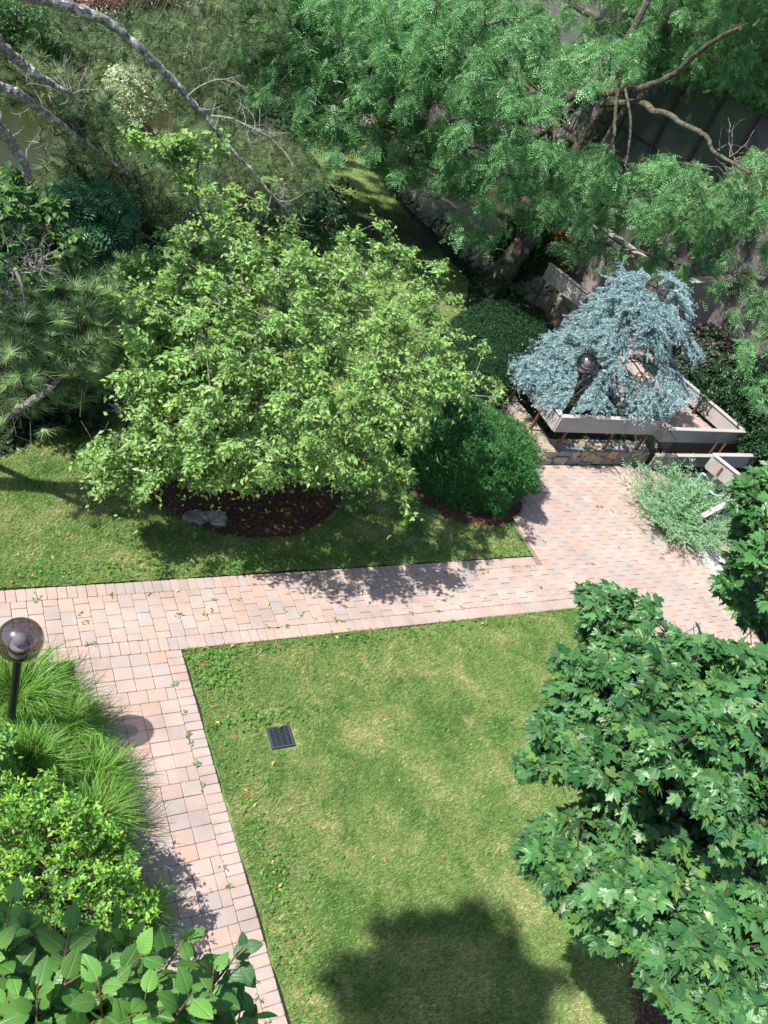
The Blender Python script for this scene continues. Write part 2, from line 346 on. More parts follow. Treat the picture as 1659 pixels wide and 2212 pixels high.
M_lawn = lawn_mat('lawn_turf', False); M_grass = lawn_mat('lawn_blades', True)
def soil_mat():
    m, t, b, o = nodes('soil'); p = wpos(t); n1 = noise(t, .5, 6, .6, p); n2 = noise(t, 14, 6, .75, p)
    c = ramp(t, n1, [(.35, (.022, .034, .014)), (.55, (.034, .052, .018)), (.7, (.05, .04, .026))]); c = mixc(t, 1, c, ramp(t, n2, [(.3, .55), (.7, 1.3)]), 'MULTIPLY')
    t.links.new(c, b.inputs[0]); b.inputs['Roughness'].default_value = 1; t.links.new(bump(t, n2, 1, .05), b.inputs['Normal']); return m
M_soil = soil_mat()
def water_mat():
    m, t, b, o = nodes('pond_water'); p = wpos(t); n1 = noise(t, 5, 3, .5, p, .4); b.inputs['Base Color'].default_value = (.032, .035, .012, 1)
    b.inputs['Roughness'].default_value = .06; b.inputs['IOR'].default_value = 1.33; t.links.new(bump(t, n1, .25, .05), b.inputs['Normal']); return m
M_water = water_mat()
def sand_mat():
    m, t, b, o = nodes('joint_sand'); p = wpos(t); n1 = noise(t, 40, 5, .7, p); t.links.new(ramp(t, n1, [(.3, (.13, .10, .075)), (.6, (.27, .21, .165)), (.8, (.15, .16, .08))]), b.inputs[0]); b.inputs['Roughness'].default_value = 1; return m
M_sand = sand_mat()
def glass_globe():
    m, t, b, o = nodes('smoked_globe'); nd = t.nodes; tr = nd.new('ShaderNodeBsdfTransparent'); tr.inputs[0].default_value = (.43, .385, .40, 1)
    gl = nd.new('ShaderNodeBsdfGlossy'); gl.inputs[0].default_value = (.9, .9, 1, 1); gl.inputs['Roughness'].default_value = .12
    fr = nd.new('ShaderNodeFresnel'); fr.inputs[0].default_value = 1.5; mx = nd.new('ShaderNodeMixShader'); bf = nd.new('ShaderNodeNewGeometry'); iv = N_(t, 'ShaderNodeMath', operation='SUBTRACT'); iv.inputs[0].default_value = 1; t.links.new(bf.outputs['Backfacing'], iv.inputs[1]); ml = N_(t, 'ShaderNodeMath', operation='MULTIPLY'); t.links.new(fr.outputs[0], ml.inputs[0]); t.links.new(iv.outputs[0], ml.inputs[1]); ad = N_(t, 'ShaderNodeMath', operation='ADD'); ad.inputs[1].default_value = .07; t.links.new(ml.outputs[0], ad.inputs[0]); t.links.new(ad.outputs[0], mx.inputs[0]); t.links.new(tr.outputs[0], mx.inputs[1]); t.links.new(gl.outputs[0], mx.inputs[2]); t.links.new(mx.outputs[0], o.inputs[0]); return m
M_globe = glass_globe()
def window_glass():
    m, t, b, o = nodes('window_glass'); b.inputs['Base Color'].default_value = (.11, .125, .105, 1); b.inputs['Roughness'].default_value = .12; b.inputs['Specular IOR Level'].default_value = .8; return m
M_glass = window_glass()
def plain(name, col, rough=.6, spec=.4):
    m, t, b, o = nodes(name); b.inputs[0].default_value = (*col, 1); b.inputs['Roughness'].default_value = rough; b.inputs['Specular IOR Level'].default_value = spec
    t.links.new(mixc(t, 1, col, ramp(t, noise(t, 18, 4, .6, wpos(t)), [(.3, .88), (.7, 1.08)]), 'MULTIPLY'), b.inputs[0]); return m
M_frost = plain('frosted_lens', (.75, .75, .72), .5); M_cast = plain('cast_iron', (.045, .052, .065), .5); M_lightblue = plain('pale_blue_paint', (.38, .55, .66), .4)
#==BODY==
# ================================================================== GROUND
def pond_f(x, y): return ((x - 0.5) / 10.5) ** 2 + ((y - 21.2) / 4.4) ** 2
g = Geo(); xs = np.concatenate([np.arange(-40, -8, 2), np.arange(-8, 24, .4), np.arange(24, 121, 4)]); ys = np.concatenate([np.arange(-16, -2, 2), np.arange(-2, 34, .4), np.arange(34, 140, 4)])
X, Y = np.meshgrid(xs, ys); f = pond_f(X, Y) + .12 * (vnoise(X, Y, .7, 3) - .5); Z = -.9 * np.clip((1.1 - f) * 2.6, 0, 1) + .0 * X
Z += .12 * (vnoise(X, Y, .5, 1) - .5) * np.clip((Y - 15) / 4, 0, 1)
nx, ny = len(xs), len(ys); i, j = np.meshgrid(np.arange(nx - 1), np.arange(ny - 1)); a = (j * nx + i).ravel()
g.add(np.stack([X.ravel(), Y.ravel(), Z.ravel()], 1), np.stack([a, a + 1, a + 1 + nx, a + nx], 1)); tag(g.build('ground', M_soil, smooth=True), kind='structure')
g = Geo(); g.add([(-40, 15.5, -.32), (13, 15.5, -.32), (13, 27, -.32), (-40, 27, -.32)], [[0, 1, 2, 3]]); tag(g.build('pond_water', M_water), kind='structure')
def sheet(name, poly, z, mat, th=0.0):
    from mathutils.geometry import tessellate_polygon
    P = [Vector((x, y, z)) for x, y in poly]; T = tessellate_polygon([P]); g = Geo()
    F = [list(t) for t in T]; A = np.array([tuple(p) for p in P]); F = [f if np.cross(A[f[1]] - A[f[0]], A[f[2]] - A[f[0]])[2] > 0 else f[::-1] for f in F]
    g.add(A, F)
    if th:
        n = len(A); B = np.vstack([A, A - np.array([0, 0, th])]); g.add(B, [[k, (k + 1) % n, (k + 1) % n + n, k + n] for k in range(n)]); 
    o = g.build(name, mat); return tag(o, kind='structure')
def wob(poly, amp=.03, step=.25, seed=1):     # slightly irregular edge
    P = np.array(poly, float); out = []
    for k in range(len(P)):
        a, b = P[k], P[(k + 1) % len(P)]; m = max(1, int(np.linalg.norm(b - a) / step))
        for q in range(m):
            p = a + (b - a) * q / m; out.append(tuple(p + amp * (np.array([vnoise(p[0], p[1], 5.1, seed), vnoise(p[0], p[1], 5.1, seed + 5)]) - .5)))
    return out
LAWN1 = wob([(2.89, 5.83), (9.38, 5.83), (9.7, 5.2), (9.9, 4.0), (9.9, -3), (2.89, -3)], .06, .10)
LAWN2 = wob([(-7, 6.97), (8.70, 6.95), (8.66, 7.7), (8.4, 9.0), (8.7, 11.5), (11.2, 14.2), (12.2, 15.8), (11.9, 18.5), (12.0, 22.5), (11.0, 24.5), (10.2, 22), (10.0, 18.5), (6.5, 15.9), (4.4, 13.6), (3.5, 12.2), (3.0, 10.9), (2.5, 10.1), (1.3, 9.2), (-7, 8.7)], .08, .12)
sheet('lower_lawn', LAWN1, .012, M_lawn); sheet('upper_lawn', LAWN2, .012, M_lawn)
# ---------------------------------------------------------------- brick paths: every stone modelled
PATH = [(-7, 5.86), (1.68, 5.86), (1.68, -3), (2.875, -3), (2.875, 5.86), (9.4, 5.86), (9.75, 5.2), (9.96, 4.0), (9.96, -1), (12.3, -1), (12.32, 7.36), (13.2, 7.36), (13.2, 8.9), (12.7, 9.12), (10.0, 9.12), (9.9, 11.6), (8.9, 11.6), (8.75, 6.93), (-7, 6.93)]
sheet('path_bed', PATH, .006, M_sand)
PC = [(.445, .325, .28), (.435, .33, .285), (.425, .335, .29), (.40, .325, .295), (.385, .33, .305), (.465, .32, .265), (.435, .345, .305), (.425, .335, .29), (.44, .33, .28), (.385, .315, .285)]
gp = Geo()
def stone(x0, y0, x1, y1):
    b = .007; z0, z1 = 0.0, .021 + rng.normal(0, .0012); c = np.array(PC[rng.integers(len(PC))]) * rng.uniform(.90, .99); jt = .0018
    x0 += jt; y0 += jt; x1 -= jt; y1 -= jt; e = rng.normal(0, .0014, (4, 2)); q = np.array([(x0, y0), (x1, y0), (x1, y1), (x0, y1)]) + e; m = q.mean(0)
    cut = []
    for k in range(4):                       # tumbled corners
        d1 = (q[k - 1] - q[k]); d2 = (q[(k + 1) % 4] - q[k]); r = .010
        cut += [q[k] + d1 / np.linalg.norm(d1) * r, q[k] + d2 / np.linalg.norm(d2) * r]
    cut = np.array(cut); ins = cut + (m - cut) * (b / np.linalg.norm(m - cut, axis=1, keepdims=True))
    V = np.vstack([np.c_[cut, np.full(8, z0)], np.c_[cut, np.full(8, z1 - .005)], np.c_[ins, np.full(8, z1)], [[m[0], m[1], z1 + .0005]]])
    F = [[l * 8 + k, l * 8 + (k + 1) % 8, l * 8 + 8 + (k + 1) % 8, l * 8 + 8 + k] for l in (0, 1) for k in range(8)]
    gp.add(V, F, c); gp.addF([[16 + k, 16 + (k + 1) % 8, 24] for k in range(8)])
def inside(x, y, poly): return bool(inpoly(np.array([x]), np.array([y]), poly)[0])
# left walk: courses across, header course on the lawn side
FIELD_L = [(1.70, -3), (2.69, -3), (2.69, 5.86), (1.70, 5.86)]
y = 5.86
while y > .8:
    x = 2.69 - rng.choice([0, .10, .2]) ; first = True; xr = 2.69
    while xr > 1.75:
        L = rng.choice([.205, .205, .205, .105 if first else .205]); L = min(L, xr - 1.70)
        if L > .05: stone(xr - L, y - .165, xr, y)
        xr -= L; first = False
    y -= .165
y = 5.86
while y > .8: stone(2.69, y - .108, 2.875, y); y -= .108
# cross walk and plaza: columns
x = -2.2; k = 0
WALL_PL = [(8.86, 5.86), (9.4, 5.86), (9.75, 5.2), (9.96, 4.0), (9.96, 2.4), (12.3, 2.4), (12.32, 7.38), (13.2, 7.38), (13.2, 8.9), (12.7, 9.10), (10.2, 9.10), (9.9, 11.4), (8.95, 11.4), (8.86, 6.93)]
while x < 13.1:
    xm = x + .0835
    y0 = 6.045 if x < 9.3 else 2.4; yt = 6.745 if x < 8.7 else 11.4
    yy = y0; f_ = (k % 2) * .5 + rng.choice([0, 0, .0])
    while yy < yt - .03:
        L = .2 * (.5 if (yy == y0 and k % 2) else 1); L = min(L, yt - yy)
        if L > .045 and (x < 8.7 or inside(xm, yy + L / 2, WALL_PL)): stone(x, yy, x + .167, yy + L)
        yy += L
    x += .167; k += 1
x = -2.2
while x < 9.25:
    if x > 1.7 - .1: pass
    stone(x, 5.86, x + .11, 6.045)
    if x < 8.65: stone(x, 6.745, x + .11, 6.93)
    x += .11
tag(gp.build('brick_paving', M_paver), kind='structure')
# ---------------------------------------------------------------- lawn blades (uncountable: one object)
def blades(n, poly, zb, hmin, hmax, wd, xr, yr, dens_fn=None):
    x = rng.uniform(*xr, n); y = rng.uniform(*yr, n); k = inpoly(x, y, poly)
    for cx, cy, r in BEDS: k &= ((x - cx) ** 2 + (y - cy) ** 2) > (r * (1 + .06 * (vnoise(x, y, 2, 4) - .5))) ** 2
    k &= ~((x > 3.50) & (x < 3.86) & (y > 4.36) & (y < 4.70)); x, y = x[k], y[k]; n = len(x)
    v = vnoise(x, y, 1.3, 9) * .6 + vnoise(x, y, 5, 10) * .4; h = (hmin + (hmax - hmin) * v) * rng.uniform(.6, 1.25, n); th = rng.uniform(0, 2 * math.pi, n); ln = rng.uniform(.2, 1.1, n)
    P = np.stack([x, y, np.full(n, zb)], 1); a = np.stack([np.cos(th), np.sin(th), np.zeros(n)], 1) * wd; d = np.stack([np.cos(th + 1.3), np.sin(th + 1.3), np.zeros(n)], 1) * (h * ln)[:, None]
    V = np.stack([P - a, P + a, P + d + np.array([0, 0, 1.]) * h[:, None]], 1).reshape(-1, 3); F = np.arange(3 * n).reshape(-1, 3)
    c = np.ones((n, 3)) * rng.uniform(.75, 1.5, (n, 1)); s = rng.random(n) < .14; c[s] *= np.array([1.9, 1.35, 1.6]); return V, F, np.repeat(c, 3, 0)
BEDS = [(4.47, 9.22, 1.68), (8.28, 8.72, 1.12)]
BL1 = wob([(2.86, 5.86), (9.4, 5.86), (9.75, 5.2), (9.95, 4.0), (9.95, -3), (2.86, -3)], .09, .07, 3); BL2 = wob([(-7, 6.93), (8.75, 6.92), (8.72, 7.7)] + [(8.4, 9.0), (8.7, 11.5), (11.2, 14.2), (12.2, 15.8), (11.9, 18.5), (12.0, 22.5), (11.0, 24.5), (10.2, 22), (10.0, 18.5), (6.5, 15.9), (4.4, 13.6), (3.5, 12.2), (3.0, 10.9), (2.5, 10.1), (1.3, 9.2), (-7, 8.7)], .09, .07, 3)
g = Geo()
for a in ((420000, BL1, .012, .025, .05, .0035, (2.9, 9.9), (.8, 5.86)), (260000, BL2, .012, .025, .055, .0038, (-1, 9), (6.95, 10.5)), (150000, LAWN2, .012, .03, .07, .006, (.5, 12.3), (10.5, 20))): g.add(*blades(*a))
tag(g.build('grass', M_grass), 'short mown green and straw coloured grass of the two lawns', 'grass', kind='stuff')
# clover and broad weeds at the edges
g = Geo(); sp = []
for (cx, cy, sx, sy, n) in ((3.2, 5.45, .16, .16, 170), (3.5, 4.8, .25, .07, 90), (3.2, 5.7, .2, .06, 40), (3.1, 3.6, .09, .8, 70), (3.4, 3.0, .3, .8, 30), (3.1, 2.2, .12, .6, 60), (5.0, 7.12, 1.4, .07, 260), (6.2, 7.2, .5, .12, 120), (1.8, 7.15, 1.6, .1, 120), (7.9, 7.15, .6, .15, 120), (5, 5.72, 1.6, .05, 160), (4.9, 2.0, 1.2, .9, 30), (6.6, 3.4, 1.0, 1.2, 30)):
    sp.append(np.c_[rng.normal(cx, sx, n), rng.normal(cy, sy, n)])
sp = np.vstack(sp); sp = sp[inpoly(sp[:, 0], sp[:, 1], LAWN1) | inpoly(sp[:, 0], sp[:, 1], LAWN2)]; n = len(sp)
for q in range(4):
    th = rng.uniform(0, 6.28, n); inst(g, *LEAF, np.c_[sp, np.full(n, .035 + .008 * q)], np.c_[np.cos(th), np.sin(th), rng.uniform(-.1, .4, n)], np.tile([0, 0, 1.], (n, 1)) + rng.normal(0, .2, (n, 3)), rng.uniform(.02, .042, n), tint(n, (.09, .22, .04), (.16, .32, .06)), 1.5)
J = []                                        # sprigs in the joints
for _ in range(46):
    x = rng.uniform(.2, 11.5); J.append((x, rng.choice([6.05, 6.74, 6.4 + rng.normal(0, .2)]) if x < 8.6 else rng.uniform(6.2, 8.6)))
for _ in range(14): J.append((2.69, rng.uniform(1.5, 5.6)))
J = np.array(J); J = np.repeat(J, 8, 0) + rng.normal(0, .018, (len(J) * 8, 2)); n = len(J); th = rng.uniform(0, 6.28, n)
inst(g, *LEAFQ, np.c_[J, np.full(n, .024)], np.c_[np.cos(th), np.sin(th), rng.uniform(.1, .8, n)], np.tile([0, 0, 1.], (n, 1)), rng.uniform(.02, .05, n), tint(n, (.10, .20, .04), (.2, .28, .06)), .8)
tag(g.build('weeds', M_leafc), 'clover and small weeds growing along the lawn edges and in the paving joints', 'weeds', kind='stuff')
# ---------------------------------------------------------------- mulch beds
def mulch(cx, cy, r, n, nm):
    g = Geo(); K = 64; a = np.arange(K) * 2 * math.pi / K; V = [(cx, cy, .05)]
    for fr, z in ((.45, .05), (.85, .045), (1.0, .002)):
        rr = r * fr * (1 + .05 * (vnoise(np.cos(a) * 3, np.sin(a) * 3, 1.5, 4) - .5) * fr); V += list(np.stack([cx + rr * np.cos(a), cy + rr * np.sin(a), np.full(K, z) + .01 * vnoise(np.cos(a) * 9, np.sin(a) * 9, 2)], 1))
    F = [[1 + l * K + k, 1 + (l + 1) * K + k, 1 + (l + 1) * K + (k + 1) % K, 1 + l * K + (k + 1) % K] for l in (0, 1) for k in range(K)]
    g.add(V, F); g.addF([[0, 1 + k, 1 + (k + 1) % K] for k in range(K)])
    o = g.build(nm, M_mulch, smooth=True); tag(o, kind='structure')
    g = Geo(); rr = r * np.sqrt(rng.random(n)) * .99; th = rng.uniform(0, 6.28, n); P = np.c_[cx + rr * np.cos(th), cy + rr * np.sin(th), rng.uniform(.048, .066, n) * np.where(rr > r * .9, .6, 1)]
    t2 = rng.uniform(0, 6.28, n); inst(g, *LEAFQ, P, np.c_[np.cos(t2), np.sin(t2), rng.normal(0, .25, n)], np.tile([0, 0, 1.], (n, 1)) + rng.normal(0, .4, (n, 3)), rng.uniform(.02, .06, n), tint(n, (.06, .025, .016), (.27, .13, .08), .35), .8)
    return g
gc = mulch(4.47, 9.22, 1.70, 14000, 'mulch_bed'); g2 = mulch(8.28, 8.72, 1.14, 9000, 'mulch_bed')
g3 = mulch(7.3, .5, 1.1, 3500, 'mulch_bed'); M_chip = attr_mat('bark_chips', .9, 80, .3, 0, .1)
for q, nm in ((gc, 'round bed under the cherry'), (g2, 'bed under the clipped yew'), (g3, 'bed under the maple')): tag(q.build('bark_chips', M_chip), 'brown bark chips covering the ' + nm, 'bark chips', kind='stuff')
g = Geo(); n = 26000; x = rng.uniform(-4, 4.5, n); y = rng.uniform(8.6, 15, n); k = ~inpoly(x, y, LAWN2); x, y = x[k], y[k]; n = len(x); h = .04 + .22 * vnoise(x, y, 1.4, 12) * np.clip((y - 9) / 1.5, .1, 1)
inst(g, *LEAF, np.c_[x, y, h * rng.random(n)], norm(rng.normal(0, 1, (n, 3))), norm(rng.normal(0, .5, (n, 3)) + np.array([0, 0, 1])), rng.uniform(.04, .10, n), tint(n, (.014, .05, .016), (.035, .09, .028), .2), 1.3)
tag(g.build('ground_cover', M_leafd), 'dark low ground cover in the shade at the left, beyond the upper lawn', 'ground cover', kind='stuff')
g = Geo(); n = 70000; x = rng.uniform(-6, 13, n); y = rng.uniform(12.5, 36, n); k = ~inpoly(x, y, LAWN2) & (pond_f(x, y) > 1.0); x, y = x[k], y[k]; n = len(x); h = .05 + .75 * vnoise(x, y, .8, 15) * np.clip((y - 12.5) / 2, .1, 1)
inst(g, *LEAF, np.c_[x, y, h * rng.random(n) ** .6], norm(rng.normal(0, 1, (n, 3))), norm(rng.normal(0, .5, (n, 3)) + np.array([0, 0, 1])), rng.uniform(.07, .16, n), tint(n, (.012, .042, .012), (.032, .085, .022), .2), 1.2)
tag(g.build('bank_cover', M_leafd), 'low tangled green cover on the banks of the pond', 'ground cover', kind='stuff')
# fallen leaves
g = Geo(); Q = []
for n, (a, b), (c, d) in ((70, (1, 8.5), (6.95, 8.2)), (22, (3, 9), (6.0, 6.9)), (45, (3, 5.9), (7.7, 8.6)), (26, (3, 3.2), (2, 5.7)), (10, (3, 6), (2, 5.6)), (14, (3, 8), (5.7, 5.9))): Q.append(np.c_[rng.uniform(a, b, n), rng.uniform(c, d, n)])
Q = np.vstack(Q); n = len(Q); th = rng.uniform(0, 6.28, n); z = np.where((Q[:, 0] - 4.47) ** 2 + (Q[:, 1] - 9.22) ** 2 < 2.9, .07, .045)
inst(g, *LEAF, np.c_[Q, z], np.c_[np.cos(th), np.sin(th), rng.normal(0, .2, n)], np.tile([0, 0, 1.], (n, 1)) + rng.normal(0, .35, (n, 3)), rng.uniform(.035, .075, n), np.where(rng.random((n, 1)) < .45, np.array([[.55, .40, .12]]), np.array([[.30, .11, .045]])) * rng.uniform(.7, 1.3, (n, 1)))
tag(g.build('fallen_leaves', M_chip), 'yellow and rust coloured fallen leaves scattered over lawn, path and bark bed', 'fallen leaves', kind='stuff')
# ================================================================== STONE WORK
def stone_wall(path, z0, z1, th, cell=.28, amp=.035, seed=0, res=.035, zf=None):
    """dry stone wall swept along a path; irregular stones raised from dark joints"""
    P = np.array(path, float); L = np.r_[0, np.cumsum(np.linalg.norm(np.diff(P, axis=0), axis=1))]; ns = max(2, int(L[-1] / res)); s = np.linspace(0, L[-1], ns)
    cx = np.interp(s, L, P[:, 0]); cy = np.interp(s, L, P[:, 1]); tx = np.gradient(cx, s); ty = np.gradient(cy, s); l = np.hypot(tx, ty); nxv, nyv = ty / l, -tx / l
    h = z1 - z0; nu1 = max(2, int(h / res)); nu2 = max(2, int(th / res)); pr = [(0, z, 0) for z in np.linspace(z0, z1, nu1, endpoint=False)] + [(o_, z1, 1) for o_ in np.linspace(0, th, nu2, endpoint=False)] + [(th, z, 2) for z in np.linspace(z1, z0, nu1)]
    u = np.arange(len(pr)) * res; S, U = np.meshgrid(s, u, indexing='ij'); r = np.random.default_rng(seed); ka = int(L[-1] / cell) + 3; kb = int(u[-1] / (cell * .62)) + 3
    SX = (np.arange(ka)[:, None] + r.uniform(.1, .9, (ka, kb)) - 1) * cell; SY = (np.arange(kb)[None] + r.uniform(.15, .85, (ka, kb)) - 1) * cell * .62; pts = np.c_[SX.ravel(), SY.ravel()]; cv = r.random(len(pts))
    D = []; q = np.c_[S.ravel() + .05 * (vnoise(S.ravel(), U.ravel(), 7, 2) - .5), U.ravel() + .05 * (vnoise(S.ravel(), U.ravel(), 7, 3) - .5)]
    F1 = np.full(len(q), 9.); F2 = np.full(len(q), 9.); I = np.zeros(len(q), int)
    for k, p in enumerate(pts):
        d = np.hypot((q[:, 0] - p[0]) , (q[:, 1] - p[1]) * 1.5); c1 = d < F1; F2 = np.where(c1, F1, np.minimum(F2, d)); I = np.where(c1, k, I); F1 = np.where(c1, d, F1)
    e = np.clip((F2 - F1) / .035, 0, 1); e = e * e * (3 - 2 * e); hgt = amp * (e - 1) + amp * .8 * (cv[I] - .5) * e + .012 * (vnoise(q[:, 0], q[:, 1], 22, 5) - .5); hgt = hgt.reshape(S.shape)
    O = np.array([p[0] for p in pr]); Z = np.array([p[1] for p in pr]); K = np.array([p[2] for p in pr]); sgn = np.where(K == 0, -1, np.where(K == 2, 1, 0)); up = (K == 1) * 1.
    off = O[None] + hgt * sgn[None]; zz = Z[None] + hgt * up[None]
    if zf is not None: zz = zz * zf(s)[:, None]
    V = np.stack([cx[:, None] - nxv[:, None] * off * -1 * -1, cy[:, None] - nyv[:, None] * off, zz], 2)
    pal = np.array([(.36, .30, .22), (.27, .25, .22), (.42, .35, .24), (.23, .23, .23), (.33, .31, .28), (.45, .32, .20), (.30, .27, .2)]); col = pal[(cv[I] * 6.99).astype(int)] * (.22 + .78 * e[:, None]) * (.85 + .3 * vnoise(q[:, 0], q[:, 1], 9, 8)[:, None])
    m = len(pr); i_, j_ = np.meshgrid(np.arange(ns - 1), np.arange(m - 1), indexing='ij'); a = (i_ * m + j_).ravel(); g = Geo(); g.add(V.reshape(-1, 3), np.stack([a, a + m, a + m + 1, a + 1], 1), col)
    for e_ in (0, ns - 1):                   # ends
        R = V[e_]; c_ = np.array([R[:, 0].mean(), R[:, 1].mean(), (z0 + z1) / 2]); VV = np.vstack([R, c_]); F = [[k, k + 1, m] for k in range(m - 1)]
        if e_ == 0: F = [f[::-1] for f in F]
        g.add(VV, F, (.28, .25, .2))
    return g
# planter round the blue cedar: front along x, then back along the left side (outer face first)
pl = thing('stone_planter', 'low fieldstone planter wall with a pale corner holding the blue weeping cedar', 'stone wall', (10.22, 9.13, 0))
stone_wall([(10.22, 9.13), (12.85, 9.13)], 0, .32, .36, .30, .03, 3, .03).build('front_wall', M_stone, pl)
stone_wall([(10.35, 12.4), (10.12, 10.6), (10.20, 9.16)], 0, .32, .34, .30, .03, 5, .03).build('side_wall', M_stone, pl)
g = Geo(); box(g, (10.5, 9.5, 0), (12.9, 12.2, .2), (.05, .05, .03)); g.build('soil_fill', M_soil, pl)
# retaining wall beside the shaded lawn
rw = stone_wall([(12.35, 24.2), (12.22, 20.8), (12.2, 18.9), (12.55, 16.9), (13.0, 16.0), (13.9, 14.9), (13.6, 13.0), (13.2, 11.9), (13.05, 9.5), (13.05, 9.3)], 0, .66, .45, .42, .05, 11, .05)
tag(rw.build('retaining_wall', M_stone), 'long fieldstone retaining wall running up beside the shaded lawn', 'stone wall')
UP = [(12.95, 9.42), (16.4, 9.25), (15.9, 11.5), (14.6, 16), (13.4, 24), (12.6, 24), (12.6, 20.8), (12.6, 18.9), (12.95, 17.0), (13.3, 16.2), (14.2, 15.0), (13.9, 13), (13.5, 12)]
sheet('raised_walk', UP, .50, M_sand, .5)
gp = Geo(); x = 12.6; k = 0
_st = stone
def stone_up(x0, y0, x1, y1, z):
    n0 = len(gp.V); _st(x0, y0, x1, y1); gp.V[n0] = gp.V[n0] + np.array([0, 0, z])
while x < 16.4:
    y = 9.3 + (k % 2) * .1
    while y < 22:
        if inside(x + .08, y + .1, UP) and inside(x + .08, y - .05, UP): stone_up(x, y, x + .167, y + .2, .503)
        y += .2
    x += .167; k += 1
tag(gp.build('raised_walk_bricks', M_paver), kind='structure')
# entry steps on the right: white stone tread, then brick tread and landing
g = Geo(); STW = (.62, .61, .58); STB = (.42, .30, .22)
box(g, (12.34, 2.5, 0), (12.70, 7.35, .135), STW, bev=.008)
y = 2.55
box(g, (12.70, 2.5, 0), (13.02, 7.35, .20), (.16, .13, .11), bev=.008); box(g, (13.02, 2.5, 0), (15.6, 7.42, .27), (.15, .13, .11), bev=.008)
while y < 7.3:
    for q in range(1): stone_up
    y += .3
st = g.build('entry_steps', M_stone); tag(st, kind='structure')
gp = Geo()
for xa, z, n in ((12.705, .20, 1), (12.86, .20, 1)):
    y = 2.6
    while y < 7.2: stone_up(xa, y, xa + .155, y + .2, z); y += .2
xa = 13.03; k = 0
while xa < 15.4:
    y = 2.6 + (k % 2) * .1
    while y < 7.2: stone_up(xa, y, xa + .165, y + .2, .27); y += .2
    xa += .167; k += 1
tag(gp.build('landing_bricks', M_paver), kind='structure')
g = Geo(); box(g, (13.3, 7.40, .27), (15.6, 7.44, .56), (.30, .27, .27), bev=.003); box(g, (13.25, 7.34, .27), (15.6, 7.398, .32), (.7, .69, .66), bev=.003)
tag(g.build('kerb_board', M_paint), 'low grey board with a white lip along the far edge of the entry landing', 'edging')
# ================================================================== BOARD FENCES
BC = (.37, .335, .32)
def board(par, p0, p1, h=.33, th=.035):
    p0 = np.array(p0, float); p1 = np.array(p1, float); g = Geo(); beam(g, p0, p1, th, h, BC, .004); o = g.build('board', M_paint, par)
    g = Geo(); up = np.array([0, 0, h / 2 + .012]); beam(g, p0 + up, p1 + up, .10, .024, (.43, .395, .38), .004); g.build('cap_rail', M_paint, par); return o
def post(par, x, y, z0, z1):
    g = Geo(); beam(g, (x, y, z0), (x, y, z1), .045, .045, (.115, .055, .038), .004) if 0 else box(g, (x - .022, y - .022, z0), (x + .022, y + .022, z1), (.115, .055, .038), bev=.003); g.build('post', M_steel, par)
fa = thing('board_fence', 'taupe board railing on rusty posts wrapping two sides of the blue cedar planter', 'fence', (10.15, 9.17, .32))
board(fa, (10.15, 9.17, .91), (12.60, 9.17, .91)); board(fa, (10.15, 9.19, .91), (10.22, 10.75, .91))
for x in (10.5, 11.65, 12.5): post(fa, x, 9.215, .28, 1.0)
for x, y in ((10.225, 9.75), (10.25, 10.6)): post(fa, x, y, .28, 1.0)
fb = thing('board_fence', 'grey board railing in a sharp corner beside the raised brick walk, right of the planter', 'fence', (15.0, 9.1, 0))
board(fb, (12.78, 9.10, .785), (15.02, 9.10, .785), .30); board(fb, (15.0, 9.12, .785), (14.5, 11.9, .785), .32); board(fb, (12.80, 9.12, .785), (12.72, 9.5, .785), .28)
for x, y in ((12.95, 9.15), (14.55, 9.15), (14.9, 9.2), (14.75, 10.2), (14.6, 11.3)): post(fb, x, y, .1 if y < 9.3 else .5, .9)
fc = thing('board_fence', 'low grey board at paving level beneath the sharp cornered railing', 'fence', (12.8, 8.98, 0))
board(fc, (12.8, 8.98, .24), (14.6, 8.98, .24), .28)
for x in (12.95, 14.5): post(fc, x, 9.02, 0, .3)
fd = thing('board_fence', 'cream sunlit board railing behind the silvery bush with a handrail sloping down the steps', 'fence', (13.57, 8.43, 0))
board(fd, (13.55, 8.43, .72), (16.4, 8.43, .72), .30); board(fd, (13.55, 8.41, .72), (13.83, 7.55, .72), .32)
board(fd, (13.84, 7.53, .70), (12.50, 7.22, .40), .15, .045)
for x, y, a, b in ((13.62, 8.15, 0, .8), (13.8, 7.6, .27, .8), (15.0, 8.47, 0, .8), (13.15, 7.35, .2, .50), (12.6, 7.24, .13, .4)): post(fd, x, y, a, b)
fe = thing('board_fence', 'shaded board railing at the top of the planter beside the raised walk', 'fence', (13.3, 14.6, 0))
board(fe, at_z(1180, 585, 1.35), at_z(1262, 650, 1.35), .36); post(fe, *at_z(1185, 590, 1.3)[:2], .3, 1.3); 
# blue tubular frame below the cream railing
g = Geo(); a = np.array([13.75, 8.52, .34]); b = np.array([14.0, 7.75, .34]); tube(g, [a, b], .022, 8, (1, 1, 1)); tube(g, spline([a + (b - a) * .28, a + (b - a) * .4 + np.array([-.16, -.02, -.1]), a + (b - a) * .66 + np.array([-.16, -.02, -.1]), a + (b - a) * .78], 14), .017, 8)
tube(g, [a, a + np.array([0, 0, -.3])], .018, 8); tube(g, [b, b + np.array([0, 0, -.07])], .018, 8)
tb = thing('tubular_frame', 'pale blue tubular metal frame half hidden behind the silvery bush', 'metal frame', (13.9, 8.1, 0)); g.build('frame_bars', M_lightblue, tb)
g = Geo(); box(g, (13.3, 8.25, .05), (13.55, 8.42, .20), (1, 1, 1), bev=.02); g.build('end_block', M_lightblue, tb)
